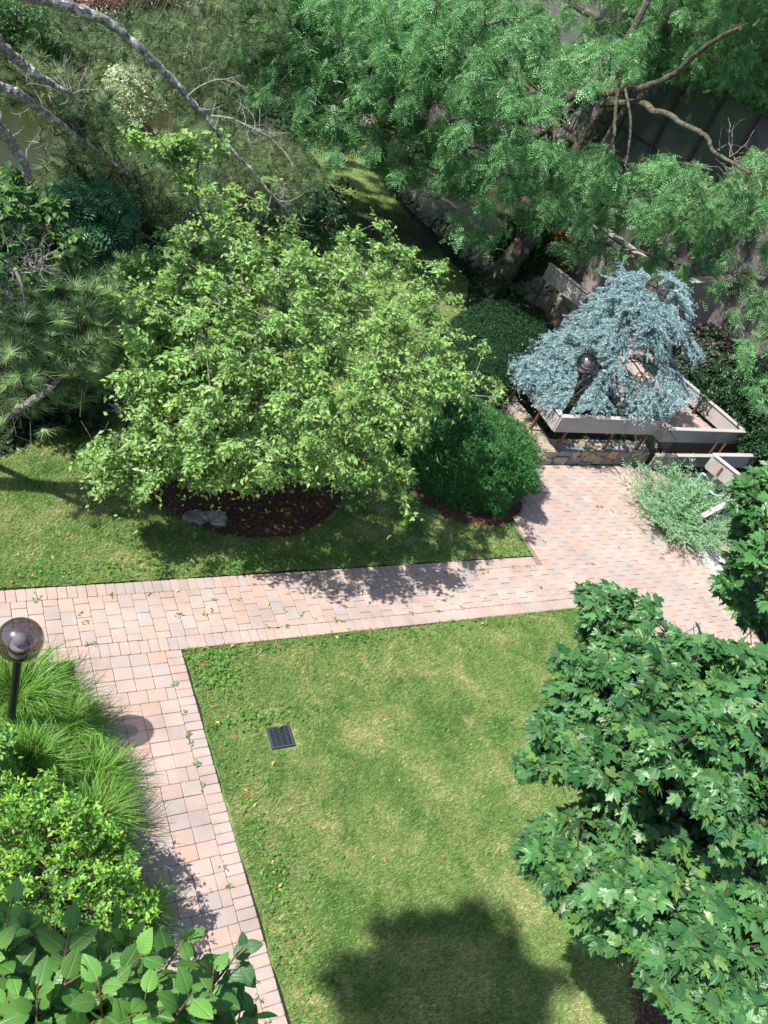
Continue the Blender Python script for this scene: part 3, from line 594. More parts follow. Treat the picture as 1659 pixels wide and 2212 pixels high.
# ================================================================== STREET LAMPS
def lamp(x, y, h, r, label, z0=0, lean=(0, 0)):
    t = thing('globe_lamp', label, 'lamp', (x, y, z0), 'smoked globe lamps on black posts'); g = Geo()
    top = np.array([x + lean[0], y + lean[1], h]); tube(g, [(x, y, z0), top - np.array([0, 0, r * .92])], .038, 16); g.build('post', M_black_p, t)
    g = Geo(); tube(g, [top - np.array([0, 0, r * 1.02]), top - np.array([0, 0, r * .80])], [.075, .062], 20); g.build('collar', M_black_p, t)
    import bmesh
    me = bpy.data.meshes.new('globe'); bm = bmesh.new(); bmesh.ops.create_uvsphere(bm, u_segments=48, v_segments=28, radius=r); bmesh.ops.translate(bm, verts=bm.verts, vec=Vector(top) - Vector((x, y, z0)))
    for f_ in bm.faces: f_.smooth = True
    bm.to_mesh(me); bm.free(); o = bpy.data.objects.new('globe', me); C.objects.link(o); o.parent = t; me.materials.append(M_globe)
    me = bpy.data.meshes.new('bulb'); bm = bmesh.new(); bmesh.ops.create_uvsphere(bm, u_segments=24, v_segments=16, radius=r * .34)
    bmesh.ops.scale(bm, verts=bm.verts, vec=(1, 1, .9)); bmesh.ops.translate(bm, verts=bm.verts, vec=Vector(top) - Vector((x, y, z0)) + Vector((0, 0, r * .02)))
    for f_ in bm.faces: f_.smooth = True
    bm.to_mesh(me); bm.free(); o = bpy.data.objects.new('bulb', me); C.objects.link(o); o.parent = t; me.materials.append(M_frost)
    g = Geo(); tube(g, [top - np.array([0, 0, r * .85]), top - np.array([0, 0, r * .30])], [r * .42, r * .40], 20, (.8, .8, .8)); g.build('lens_cup', M_frost, t)
    g = Geo(); tube(g, [top - np.array([0, 0, r * .52]), top - np.array([0, 0, r * .42])], [r * .44, r * .44], 20); g.build('lens_ring', M_black_p, t); return t
M_black_p = plain('black_paint', (.012, .013, .013), .35, .5)
lamp(.95, 4.96, 1.62, .197, 'smoked glass globe lamp on a black post among the ornamental grass')
lp = at_z(1268, 785, 1.75); lamp(lp[0], lp[1], 1.75, .19, 'smoked globe lamp with a grey brown post in front of the blue weeping cedar')
# ================================================================== DRAIN GRATE
t = thing('drain_grate', 'dark slotted drain grate set in the lower lawn', 'drain grate', (3.68, 4.53, 0)); g = Geo(); GA = np.array([[.995, .0, 0], [.04, .995, 0], [0, 0, 1]]); x0, y0, x1, y1 = -.135, -.135, .135, .135; zt = .042
for lo, hi in (((x0, y0, 0), (x1, y0 + .022, zt)), ((x0, y1 - .022, 0), (x1, y1, zt)), ((x0, y0 + .0221, 0), (x0 + .022, y1 - .0221, zt)), ((x1 - .022, y0 + .0221, 0), (x1, y1 - .0221, zt))): box(g, lo, hi, ax=GA, org=(3.68, 4.53, 0), bev=.002)
g.build('frame', M_cast, t); g = Geo()
for k in range(13):
    yy = y0 + .028 + k * .0172; box(g, (x0 + .0222, yy, .02), (x1 - .0222, yy + .008, zt - .003), ax=GA, org=(3.68, 4.53, 0))
for k in range(3):
    xx = x0 + .063 + k * .0675; box(g, (xx, y0 + .0222, .018), (xx + .009, y1 - .0222, zt - .0055), ax=GA, org=(3.68, 4.53, 0))
g.build('slotted_grid', M_cast, t); g = Geo(); box(g, (x0 + .001, y0 + .001, -.06), (x1 - .001, y1 - .001, .0155), (.1, .1, .1), ax=GA, org=(3.68, 4.53, 0)); g.build('sump', M_black_p, t)
# ================================================================== ROCKS
def rock(name, label, poly, z0, h, seed, mat=M_stone, col=(.34, .33, .31)):
    P = np.array(poly, float); c = P.mean(0); r = np.random.default_rng(seed); K = 40; g = Geo(); rings = []
    d = np.r_[0, np.cumsum(np.linalg.norm(np.diff(np.vstack([P, P[:1]]), axis=0), axis=1))]; s = np.linspace(0, d[-1], K, endpoint=False); B = np.c_[np.interp(s, d, np.r_[P[:, 0], P[0, 0]]), np.interp(s, d, np.r_[P[:, 1], P[0, 1]])]; B += r.normal(0, .014, B.shape)
    V = []
    for fr, z in ((1.0, 0), (1.0, .55), (.93, .9), (.78, 1.0), (.6, 1.0), (.4, 1.0), (.2, 1.)):
        q = c + (B - c) * fr; V.append(np.c_[q, z0 + h * z + h * (1.1 if h < .1 else .45) * (z > .5) * (vnoise(q[:, 0], q[:, 1], 9, seed) - .5 + .6 * (vnoise(q[:, 0], q[:, 1], 26, seed) - .5))])
    V = np.vstack(V); V = np.vstack([V, [[*c, z0 + h]]]); F = [[l * K + k, l * K + (k + 1) % K, (l + 1) * K + (k + 1) % K, (l + 1) * K + k] for l in range(6) for k in range(K)]
    g.add(V, F, np.array(col) * (.45 + 1.1 * vnoise(V[:, 0], V[:, 1], 14, 3)[:, None])); g.addF([[6 * K + k, 6 * K + (k + 1) % K, 7 * K] for k in range(K)]); return tag(g.build(name, mat, smooth=False), label, 'rock')
zz = .05
rk = [at_z(x, y, .08)[:2] for x, y in ((400, 1106), (420, 1102), (428, 1100), (445, 1104), (462, 1100), (491, 1104), (490, 1132), (462, 1131), (455, 1124), (432, 1131), (425, 1126), (402, 1124), (395, 1116))]
rock('flat_stone', 'flat grey ledge stone lying in the bark bed under the cherry', rk, .04, .05, 4, col=(.27, .255, .23))
w0 = at_z(244, 876, .1); rock('white_stone', 'small white stone at the dark edge of the lawn left of the cherry', [(w0[0] - .09, w0[1] - .05), (w0[0] + .05, w0[1] - .08), (w0[0] + .09, w0[1] + .05), (w0[0], w0[1] + .09)], 0, .14, 6, col=(.75, .76, .78))
w0 = at_z(400, 960, .0); rock('grey_boulder', 'long grey boulder half hidden under the left side of the cherry', [(w0[0] - .4, w0[1] - .12), (w0[0] + .1, w0[1] - .2), (w0[0] + .5, w0[1] + .05), (w0[0] + .2, w0[1] + .2), (w0[0] - .3, w0[1] + .15)], 0, .22, 8, col=(.35, .33, .27))
# ================================================================== HOUSES
WD = norm(np.array([-.262, .965, 0.])); WN = np.array([-WD[1], WD[0], 0.])      # along the wall; outward normal (towards the garden)
B0 = np.array([19.6, 12.3, 0.])
def wp(s, z, o=0.0): return B0 + WD * s + np.array([0, 0, z]) + WN * o
bh = thing('condo_house', 'dark brown house with diagonal board siding and tall windows behind the locust trees', 'house', tuple(B0))
WAX = np.array([WD, WN * -1, [0, 0, 1.]])   # x along, y into the wall, z up
def wbox(g, s0, s1, z0, z1, o0, o1, col, bev=0.0): box(g, (s0, -o1, z0), (s1, -o0, z1), col, WAX, B0, bev)
def wall_uv(px, py):                         # where a picture point meets the wall plane
    d = ray(px, py); O = np.array([0, 0, CAMH]); t = ((B0 - O) @ WN) / (d @ WN); p = O + d * t; return float((p - B0) @ WD), float(p[2])
g = Geo(); wbox(g, -9, 45, 0, 12.5, -.3, 0, (.12, .10, .105)); g.build('wall', M_wallm, bh)
g = Geo(); sl_ = .62; k = 0                  # diagonal siding boards
S0, S1, Z0, Z1 = -9.0, 16.0, 0.0, 12.4
c = -20.0
while c < 26:
    # strip between z = sl*(s)+c and + .16, clipped to the rectangle in s
    ss = np.linspace(S0, S1, 2); pts = []
    a0 = max(S0, (Z0 - c) / sl_); a1 = min(S1, (Z1 - c - .15) / sl_)
    if a1 > a0 + .2:
        p = [wp(a0, sl_ * a0 + c + .004, .004), wp(a1, sl_ * a1 + c + .004, .004), wp(a1, sl_ * a1 + c + .150, .022), wp(a0, sl_ * a0 + c + .150, .022), wp(a0, sl_ * a0 + c + .004, .026), wp(a1, sl_ * a1 + c + .004, .026)]
        g.add(p, [[4, 5, 2, 3], [0, 1, 5, 4]], np.array((.14, .118, .124)) * rng.uniform(.85, 1.12))
    c += .158
g.build('siding', M_wallm, bh)
def window(s0, s1, z0, z1, mull=(), rail=None, label=None):
    g = Geo(); fc_ = (.07, .055, .05); w_ = .07
    wbox(g, s0 - w_, s0, z0 - w_, z1 + w_, .03, .10, fc_); wbox(g, s1, s1 + w_, z0 - w_, z1 + w_, .03, .10, fc_); wbox(g, s0, s1, z0 - w_, z0, .03, .098, fc_); wbox(g, s0, s1, z1, z1 + w_, .03, .098, fc_)
    for m_ in mull: wbox(g, m_ - .05, m_ + .05, z0, z1, .032, .094, fc_)
    if rail: wbox(g, s0, s1, rail - .03, rail + .03, .032, .090, fc_)
    w_o = g.build('window', M_steel, bh); g = Geo(); e = [s0] + list(mull) + [s1]
    for a_, b_ in zip(e[:-1], e[1:]): wbox(g, a_ + .002, b_ - .002, z0 + .002, z1 - .002, .028, .045, (1, 1, 1))
    g.build('pane', M_glass, w_o)
sA, zA = wall_uv(1540, 255); sB, zB = wall_uv(1385, 300)
u1 = wall_uv(1500, 330); u2 = wall_uv(1430, 300)
window(4.0, 7.4, 2.6, 5.2, (5.05, 6.2), 3.3); window(8.6, 10.8, 2.6, 5.2, (9.7,)); window(4.0, 7.4, 5.9, 8.0, (5.6,)); window(-1.6, .6, 1.2, 2.6, ()); window(9.0, 11.5, 6.2, 8.2, (10.2,)); window(-5.5, -3.5, 2.8, 4.6, (-4.5,))
g = Geo(); wbox(g, -1.9, -.9, .35, .95, .02, .2, (.06, .06, .07), .01)
for k in range(6): wbox(g, -1.85 + k * .16, -1.83 + k * .16, .38, .92, .201, .215, (.16, .16, .17))
g.build('vent_grille', M_steel, bh)
# privacy wall and patio
pw = thing('patio_wall', 'taupe patio screen wall with a pale cap, set square to the house behind the cedar', 'wall', (16.6, 14.4, 0))
def pwall(p0, p1, h, o, nm='screen'):
    p0 = np.array([*p0, 0.]); p1 = np.array([*p1, 0.]); g = Geo(); ax = frame(p0, p1); L = np.linalg.norm(p1 - p0); box(g, (0, -.07, 0), (L, .07, h), (.27, .235, .23), ax, p0); g.build(nm, M_paint, o)
    g = Geo(); box(g, (-.04, -.11, h), (L + .04, .11, h + .06), (.42, .39, .37), ax, p0, .005); g.build('cap', M_paint, o)
cpt = at_z(1463, 612, 1.9)[:2]; e1 = cpt + np.array([-WD[1], WD[0]]) * -2.6 * 1; e2 = cpt + WD[:2] * 3.2
pwall(cpt, e1, 1.9, pw); pwall(cpt + WD[:2] * .08, e2, 1.9, pw)
# slatted railing near the house
r0 = at_z(1500, 720, 1.15); r1 = at_z(1592, 806, 1.15)
rl = thing('slat_railing', 'dark slatted patio railing with a pale top rail by the house', 'railing', (*r0[:2], 0)); g = Geo(); beam(g, r0 - (r1 - r0) * .5, r1, .12, .05, (.42, .36, .31), .004); g.build('top_rail', M_paint, rl)
L = np.linalg.norm(r1 - r0) * 1.5; ax = frame(r0, r1); st_ = r0 - (r1 - r0) * .5; nsl = int(L / .11)
for k in range(min(nsl, 60)):
    g = Geo(); p = st_ + ax[0] * (k * .11 + .05); box(g, (-.02, -.015, -1.0), (.02, .015, -.03), (.20, .17, .17), ax, p); g.build('slat', M_paint, rl)
# flower pot on the railing
fp = at_z(1535, 745, 1.3); pt = thing('flower_pot', 'dark hanging pot of yellow green and violet flowers at the slatted railing', 'flower pot', (*fp[:2], 1.05)); g = Geo(); tube(g, [fp + np.array([0, 0, -.25]), fp + np.array([0, 0, 0])], [.13, .19], 14, (.04, .04, .045)); g.build('pot', M_pot, pt)
g = Geo(); n = 260; D = norm(rng.normal(0, 1, (n, 3)) + np.array([0, 0, .7])); P = fp + D * rng.uniform(.05, .28, (n, 1)); col = tint(n, (.12, .22, .03), (.3, .38, .06)); k = rng.random(n) < .12; col[k] = (.16, .06, .4); inst(g, *LEAF, P, D, D + rng.normal(0, .6, (n, 3)), .07, col, 1.2); g.build('flowers', M_leafc, pt)
# balcony frame seen between the locust branches
bp = [wp(7.2, 2.2, 1.2)]
bl = thing('balcony', 'small dark balcony with pale posts seen under the locust branches', 'balcony', tuple(wp(8, 0, 0))); g = Geo(); wbox(g, 7.8, 10.8, 2.1, 2.3, .12, 1.3, (.16, .13, .12)); g.build('deck', M_paint, bl); g = Geo()
wbox(g, 7.8, 10.8, 3.15, 3.22, 1.2, 1.3, (.42, .42, .43)); g.build('handrail', M_paint, bl)
for k in range(22): g = Geo(); wbox(g, 7.85 + k * .135, 7.88 + k * .135, 2.3, 3.15, 1.23, 1.26, (.2, .2, .2) if k % 7 else (.5, .5, .52)); g.build('baluster', M_paint, bl)
# ================================================================== TREES AND SHRUBS
def leafy(name, label, cat, base, poly, ctr, rad, nclump, tw, tl, nl, ls, mat, c1, c2, bark, trunk=None, tr=(.1, .06), T=LEAF, droop=.45, tip=None, jit=.35, upn=1.0, nj=.5, rtip=.004, lo=-1, hi=1, wid=1.0, pen=.35, start=.35, group=None, a=.55, b=.9, tdir=.55, start_r=None, extra=None, tipw=.75, zmin=.15, twr=.003, radial=.8, crown_name='crown', polys=None, holes=(), keep=.06, pj=9, upb=.35, clumps=None):
    t = thing(name, label, cat, base, group)
    cl = clumps if clumps is not None else spread(in_crown(nclump * 4, poly, ctr, rad, lo, hi, zmin), nclump)
    if extra is not None: cl = np.vstack([cl, extra])
    ctr = np.array(ctr, float); m = len(cl); P = np.repeat(cl, tw, 0) + rng.normal(0, tl * .12, (m * tw, 3))
    out = norm((P - ctr) / np.array(rad)); D = norm(rng.normal(0, tdir, (m * tw, 3)) + out * radial + np.array([0, 0, upb]))
    L = tl * rng.uniform(.6, 1.25, m * tw); P = P - D * (L * .45)[:, None]
    Q, Y, N, tt, E = twigs(P, D, L, nl, rng.uniform(droop * .6, droop * 1.4, m * tw), a, b, jit, upn, nj)
    cb = np.repeat(np.repeat(rng.normal(1, .10, (m, 1)), tw, 0), nl, 0)
    col = tint(len(Q), c1, c2, .12) * cb
    def inside_(A, kp):
        px, py = project(A); px = px + rng.normal(0, pj, len(A)); py = py + rng.normal(0, pj, len(A)); k = np.zeros(len(A), bool)
        for pg in ([poly] if polys is None else polys): k |= inpoly(px, py, pg)
        for pg in holes: k &= ~inpoly(px, py, pg)
        return k | (rng.random(len(A)) < kp) | (px < -70) | (px > 1740) | (py < -70) | (py > 2290)
    if tip is not None:
        k = (tt > tipw) & (np.repeat(rng.random(m * tw), nl) < .6); col[k] = col[k] * .4 + np.array(tip) * .6
    kq = inside_(Q, keep); Q, Y, N, tt, col = Q[kq], Y[kq], N[kq], tt[kq], col[kq]; E = E[inside_(E[:, 2], 0)]; kc = inside_(cl, 0); cl = cl[kc] if kc.sum() > 5 else cl; m = len(cl)
    g = Geo(); LS = ls * rng.uniform(.55, 1.2, len(Q)) * (1 - .25 * (tt > .9))
    if T is MAPLE:
        vr = rng.integers(0, 4, len(Q)); col = col * np.where(rng.random((len(Q), 1)) < .12, np.array([[1.5, 1.15, .8]]), 1.0)
        for v_, ar in enumerate(((0, 0, 0), (.5, .25, .2), (-.3, -.35, -.25), (.8, .1, -.4))): q_ = vr == v_; Tv = warp(T, *ar); inst(g, Tv[0], Tv[1], Q[q_], Y[q_], N[q_], LS[q_], col[q_], wid * rng.uniform(.85, 1.15, q_.sum()))
    else: inst(g, T[0], T[1], Q, Y, N, LS, col, wid)
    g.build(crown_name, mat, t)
    g = Geo(); twig_tubes(g, E, twr)
    if trunk is not None: skeleton(g, trunk, tr, cl, rtip, .5, (1, 1, 1), 0, pen, start, start_r)
    else:
        bb = np.array(base, float); fr = bb + norm(rng.normal(0, 1, (m, 3))) * np.array([.18, .18, 0]) * np.array(rad)
        mid = (fr + cl) / 2 + np.array([0, 0, 1]) * (cl[:, 2:3] - bb[2]) * .12
        frusta(g, fr, mid, np.full(m, rtip * 2.2), np.full(m, rtip * 1.6), 5); frusta(g, mid, cl, np.full(m, rtip * 1.6), np.full(m, rtip), 5)
    g.build('trunk' if trunk is not None else 'stems', bark, t); return t, cl
# ---------------------------------------------------------------- flowering cherry in the middle
CHERRY = [(165, 985), (200, 942), (250, 940), (300, 930), (265, 880), (235, 820), (290, 795), (265, 740), (235, 640), (225, 580), (300, 540), (355, 490), (420, 470), (400, 430), (430, 400), (520, 385), (560, 370), (600, 385), (585, 440), (640, 480), (655, 540), (700, 545), (740, 495), (800, 490), (828, 455), (850, 520), (930, 545), (972, 572), (960, 600), (920, 600), (1000, 628), (985, 665), (930, 650), (960, 700), (1050, 735), (1062, 790), (1098, 855), (1060, 885), (965, 860), (930, 920), (880, 980), (895, 1060), (900, 1120), (878, 1100), (820, 1035), (740, 1060), (640, 1035), (560, 1060), (500, 1060), (430, 1058), (380, 1020), (330, 1060), (300, 1080), (250, 1035), (215, 1068), (205, 1010)]
CH2 = [(235, 275), (300, 262), (330, 300), (400, 240), (480, 270), (500, 330), (430, 350), (420, 400), (390, 390), (370, 350), (300, 320)]
ctrc = np.array([4.4, 8.65, 2.3]); CL1 = [(175, 985), (205, 945), (300, 930), (400, 940), (450, 1050), (330, 1055), (300, 1075), (220, 1062)]; CL2 = [(240, 600), (330, 560), (400, 640), (400, 900), (280, 905), (240, 820), (290, 795)]
ex = np.vstack([in_crown(16, CH2, (3.3, 8.6, 3.8), (.9, .5, .5)), in_crown(40, CL1, (3.0, 7.9, 1.35), (.8, .4, .25)), in_crown(36, CL2, (2.7, 8.6, 2.4), (.6, .6, .5))])
GAPS = [(700, 660, 45), (560, 760, 35), (720, 860, 45), (470, 960, 40), (640, 900, 30), (300, 880, 30), (880, 760, 30)]
t, clc = leafy('cherry_tree', 'spreading cherry tree with bright yellow green leaves in the round bark bed', 'tree', (4.5, 9.1, 0), CHERRY, ctrc, (2.5, 2.15, 1.4), 520, 9, .46, 14, .078, M_leafc, (.16, .32, .075), (.28, .44, .14), M_bark,
    trunk=[(4.5, 9.1, 0), (4.55, 9.0, .4), (4.45, 8.85, .85), (4.4, 8.75, 1.4), (4.3, 8.7, 2.0)], tr=(.11, .09, .075, .06, .03), tip=(.32, .46, .14), rtip=.0042, extra=ex, start=.25, pen=.25, wid=1.12, polys=[CHERRY, CH2], twr=.0022)
ye = at_z(527, 1052, 1.2); n = 22; D = norm(rng.normal(0, .5, (n, 3)) + np.array([0, 0, -1.])); g = Geo(); inst(g, *LEAF, ye + rng.normal(0, .07, (n, 3)), D, rng.normal(0, 1, (n, 3)), .085, tint(n, (.5, .30, .03), (.62, .42, .06)), .9); yo = g.build('yellow_leaves', M_leafc, t); yo['label'] = 'sprig of orange yellow leaves'
# ---------------------------------------------------------------- maple on the right, close to the camera
MAP1 = [(1308, 1215), (1335, 1232), (1350, 1265), (1400, 1272), (1412, 1300), (1450, 1320), (1480, 1370), (1500, 1400), (1530, 1345), (1590, 1385), (1620, 1430), (1700, 1400), (1760, 1500), (1760, 2260), (1500, 2260), (1470, 2175), (1400, 2130), (1390, 2080), (1330, 2050), (1280, 2040), (1245, 1990), (1210, 1950), (1200, 1905), (1150, 1875), (1125, 1835), (1165, 1775), (1290, 1735), (1270, 1690), (1200, 1672), (1130, 1690), (1118, 1645), (1160, 1600), (1165, 1540), (1200, 1500), (1190, 1440), (1230, 1385), (1285, 1330), (1240, 1290), (1270, 1270), (1320, 1290)]
MAP2 = [(1590, 1035), (1640, 1020), (1720, 1010), (1740, 1340), (1610, 1345), (1600, 1300), (1545, 1260), (1560, 1225), (1600, 1190), (1590, 1110), (1600, 1060)]
ctrm = at_d(1500, 1740, 6.1)
BO = [([(1308, 1215), (1350, 1265), (1420, 1300), (1490, 1400), (1500, 1470), (1440, 1520), (1480, 1600), (1440, 1680), (1330, 1690), (1260, 1650), (1200, 1675), (1130, 1690), (1118, 1645), (1165, 1600), (1165, 1540), (1200, 1500), (1190, 1440), (1230, 1385), (1285, 1330), (1260, 1290)], 6.4, (.9, 1.0, .5), 68),
      ([(1440, 1480), (1520, 1370), (1590, 1390), (1720, 1400), (1740, 1760), (1660, 1800), (1600, 1740), (1500, 1680), (1440, 1620)], 5.2, (.7, .8, .45), 52),
      ([(1125, 1835), (1170, 1765), (1240, 1730), (1340, 1750), (1420, 1830), (1440, 1930), (1420, 2020), (1400, 2090), (1330, 2050), (1245, 1995), (1205, 1905)], 6.2, (.8, .8, .45), 66),
      ([(1420, 1870), (1500, 1850), (1600, 1880), (1740, 1900), (1740, 2280), (1490, 2280), (1470, 2180), (1400, 2110), (1400, 1990)], 5.6, (.9, .9, .55), 84),
      ([(1350, 1620), (1500, 1650), (1620, 1720), (1720, 1760), (1720, 1930), (1500, 1900), (1420, 1880), (1330, 1760)], 6.5, (.8, .8, .4), 62)]
mcl = np.vstack([spread(in_crown(n_ * 4, pg, at_d(*np.mean(pg, 0), ds), rd), n_) for pg, ds, rd, n_ in BO])
ex = in_crown(26, MAP2, at_d(1680, 1180, 5.6), (.55, .8, .6))
tb = np.array([6.95, .75, 0]); tt_ = ctrm + np.array([.6, -.2, .6])
leafy('maple_tree', 'young maple with large dark green lobed leaves over the right side of the lawn', 'tree', tuple(tb), MAP1, ctrm, (1.75, 1.9, 1.7), 300, 9, .36, 11, .090, M_leafm, (.034, .125, .042), (.10, .235, .075), M_barkm,
    trunk=[tb, tb + (tt_ - tb) * .3 + np.array([.15, 0, 0]), tb + (tt_ - tb) * .65, tt_], tr=(.09, .075, .06, .03), T=MAPLE, tip=(.11, .27, .085), rtip=.005, extra=ex, clumps=mcl, pj=6, keep=0, polys=[MAP1, MAP2], jit=.28, nj=.38, wid=1.0, droop=.5, tdir=.45, tipw=.85, b=.75)
leafy('shadow_caster_tree', 'unseen tall dark tree added left of the frame to shade the near lawn', 'tree', (-6.4, .6, 0), [(-9e4, -9e4), (9e4, -9e4), (9e4, 9e4), (-9e4, 9e4)], (-5.05, 2.2, 13.2), (.95, .8, .9), 10, 8, .4, 9, .14, M_leafd, (.02, .07, .02), (.04, .12, .03), M_bark, trunk=[(-6.4, .6, 0), (-6.3, .6, 6), (-5.5, 1.1, 12.6)], tr=(.25, .18, .05), wid=1.5, clumps=np.array([-5.05, 2.2, 13.2]) + np.clip(rng.normal(0, 1, (150, 3)), -1.8, 1.8) * np.array([.37, .30, .4]), keep=1)  # unseen tree, added to cast the shadow on the near lawn
# ---------------------------------------------------------------- honey locusts
HOUSEGAP = [(1400, 215), (1500, 195), (1560, 250), (1615, 285), (1535, 335), (1440, 290), (1390, 262)]
LOC1 = [(500, 110), (520, 60), (505, -40), (1080, -40), (1180, 30), (1230, 100), (1330, 90), (1400, 60), (1390, 150), (1330, 200), (1235, 190), (1200, 250), (1130, 270), (1100, 235), (1010, 235), (960, 210), (900, 190), (950, 260), (1060, 265), (1150, 265), (1160, 300), (1300, 290), (1330, 330), (1340, 380), (1400, 330), (1500, 350), (1560, 395), (1620, 330), (1720, 300), (1720, 880), (1640, 880), (1590, 760), (1575, 700), (1600, 650), (1540, 660), (1500, 610), (1430, 600), (1350, 580), (1290, 590), (1240, 560), (1170, 520), (1130, 480), (1085, 505), (1060, 540), (985, 510), (975, 470), (1040, 450), (960, 400), (870, 390), (830, 360), (750, 330), (720, 380), (690, 350), (640, 270), (600, 200), (540, 290), (530, 200)]
LL = [(500, 110), (520, 60), (505, -40), (760, -40), (800, 100), (820, 220), (760, 330), (720, 380), (690, 350), (640, 270), (600, 200), (540, 290), (530, 200)]
TC1 = [(790, 230), (900, 230), (1010, 330), (1040, 440), (960, 400), (870, 388), (825, 355)]
exl1 = np.vstack([in_crown(34, TC1, (11.2, 17.3, 3.7), (1.4, 1.4, .7)), in_crown(110, [(900, -40), (1380, -40), (1390, 150), (1230, 190), (1150, 260), (1000, 300), (880, 200)], (15.2, 18.6, 6.0), (4.2, 3, 1.8)), in_crown(110, LL, (8.4, 18.6, 5.0), (2.0, 2.2, 1.3)), np.array([10.3, 17.2, 4.2]) + norm(rng.normal(0, 1, (80, 3))) * np.array([1.9, 2.0, 1.0]) * rng.random((80, 1)) ** .4, np.array([9.8, 19.8, 3.9]) + norm(rng.normal(0, 1, (110, 3))) * np.array([2.0, 2.6, 1.2]) * rng.random((110, 1)) ** .4, np.c_[rng.uniform(13.8, 17.6, 150), rng.uniform(14.5, 21.5, 150), rng.uniform(8.4, 9.8, 150)]])  # last set: unseen clumps above the frame, added to shade the house wall
ctrl = np.array([13.4, 16.4, 4.9]); Lb = (12.55, 15.35, 0)
leafy('honey_locust', 'tall feathery leaved locust tree with a dark furrowed trunk leaning beside the stone wall', 'tree', Lb, LOC1, ctrl, (6.2, 4.6, 2.6), 400, 17, .52, 9, .20, M_leafl, (.085, .245, .10), (.24, .47, .19), M_barkd,
    trunk=[Lb, (12.75, 15.35, .9), (13.1, 15.5, 2.0), (13.4, 15.8, 3.2), (13.5, 16.1, 4.3)], tr=(.34, .26, .22, .19, .11), T=FROND, tip=(.19, .38, .13), rtip=.006, droop=.75, nj=.55, jit=.38, wid=1.0, start=.5, pen=.2, zmin=1.6, radial=.25, upb=.30, tdir=.6, extra=exl1, holes=[HOUSEGAP], keep=.03, twr=.002)
LOC2 = [(1080, -40), (1720, -40), (1720, 260), (1640, 130), (1560, 60), (1420, 50), (1440, 120), (1380, 190), (1330, 90), (1200, 60)]
LOC3 = [(1400, 60), (1659, 100), (1720, 300), (1600, 190), (1500, 170), (1400, 160)]
Lb = (17.0, 19.5, .5); ctr2 = np.array([17.6, 19.0, 8.0])
exl = in_crown(90, LOC3, (17.5, 18.0, 6.8), (3, 3, 1.6))
t2, c2 = leafy('honey_locust', 'second locust tree whose thick crooked limbs cross in front of the tall house windows', 'tree', Lb, LOC2, ctr2, (5.5, 4.2, 2.2), 130, 17, .52, 9, .20, M_leafl, (.085, .24, .10), (.23, .45, .18), M_barkd,
    trunk=[Lb, (16.9, 19.4, 2.0), (16.8, 19.2, 3.6), (17.0, 19.0, 5.2), (17.3, 19.0, 6.6)], tr=(.30, .26, .22, .17, .1), T=FROND, tip=(.14, .30, .08), rtip=.008, droop=.65, nj=.55, jit=.38, wid=1.0, start=.4, pen=.2, extra=exl, zmin=2, radial=.25, upb=.3, tdir=.6, polys=[LOC2, LOC3], keep=.03, twr=.002)
def limb(par, pts, r0, r1, n=40, side=10, rough=.12, name='limb', mat=None, kink=.25):
    P = spline(pts, n); L = np.linalg.norm(np.diff(P, axis=0), axis=1).sum(); P[1:-1] += rng.normal(0, r0 * kink, (len(P) - 2, 3)) * .35
    g = Geo(); tube(g, P, np.linspace(r0, r1, len(P)) ** 1.0, side, (1, 1, 1), rough); return P, g
for pts, r0, r1 in (([(1100, 330, 21.5), (1190, 275, 20.5), (1250, 225, 19.5), (1300, 205, 19), (1380, 190, 18.6), (1440, 170, 18), (1490, 130, 17.5), (1540, 90, 17), (1600, 60, 16.5)], .09, .035),
                    ([(1300, 225, 19.8), (1360, 222, 19), (1390, 222, 18.6), (1412, 240, 18.2), (1440, 245, 18), (1475, 268, 17.8), (1510, 285, 17.6), (1530, 300, 17.5), (1540, 325, 17.4), (1580, 350, 17.2), (1620, 375, 17)], .07, .025),
                    ([(1090, 215, 20), (1130, 235, 19.5), (1185, 240, 19.2), (1240, 205, 19), (1280, 195, 19)], .06, .09), ([(1340, 170, 18.2), (1330, 230, 18.2), (1325, 300, 18.1), (1310, 330, 18)], .035, .028), ([(1350, 190, 18), (1362, 260, 17.9), (1358, 320, 17.9), (1350, 360, 17.8)], .025, .02)):
    P, g = limb(t2, [at_d(*p) for p in pts], r0, r1); g.build('limb', M_barkd, t2)
def deadtwigs(g, P, n, L, r, fr=(.2, 1), curl=.5, col=(1, 1, 1), sub=3, sides=4):
    """bare forked side twigs along a limb"""
    for _ in range(n):
        i = int(rng.uniform(*fr) * (len(P) - 1)); p = P[i].copy(); T = norm(P[min(i + 1, len(P) - 1)] - P[max(i - 1, 0)])
        d = norm(T * .5 + rng.normal(0, .8, 3)); l = L * rng.uniform(.4, 1.2); m = 5; q = [p]
        for k in range(m): d = norm(d + rng.normal(0, curl * .45, 3)); q.append(q[-1] + d * l / m)
        q = np.array(q); R = np.linspace(r, r * .3, m + 1); frusta(g, q[:-1], q[1:], R[:-1], R[1:], sides, col)
        for _ in range(sub):
            j = rng.integers(1, m); e = norm(norm(q[j] - q[j - 1]) * .6 + rng.normal(0, .7, 3)); a_ = q[j]; ll = l * rng.uniform(.2, .5)
            for k in range(3): b_ = a_ + e * ll / 3; frusta(g, a_, b_, r * .45 * (1 - k * .25), r * .45 * (.75 - k * .25), 3, col); a_ = b_; e = norm(e + rng.normal(0, .35, 3))
g = Geo(); deadtwigs(g, np.array([at_d(1540 + 12 * k, 315 + 8 * k, 17.4) for k in range(8)]), 10, .9, .012); deadtwigs(g, np.array([at_d(1110 + 20 * k, 235, 19.4) for k in range(8)]), 14, .8, .012); g.build('dead_twigs', M_bark, t2)
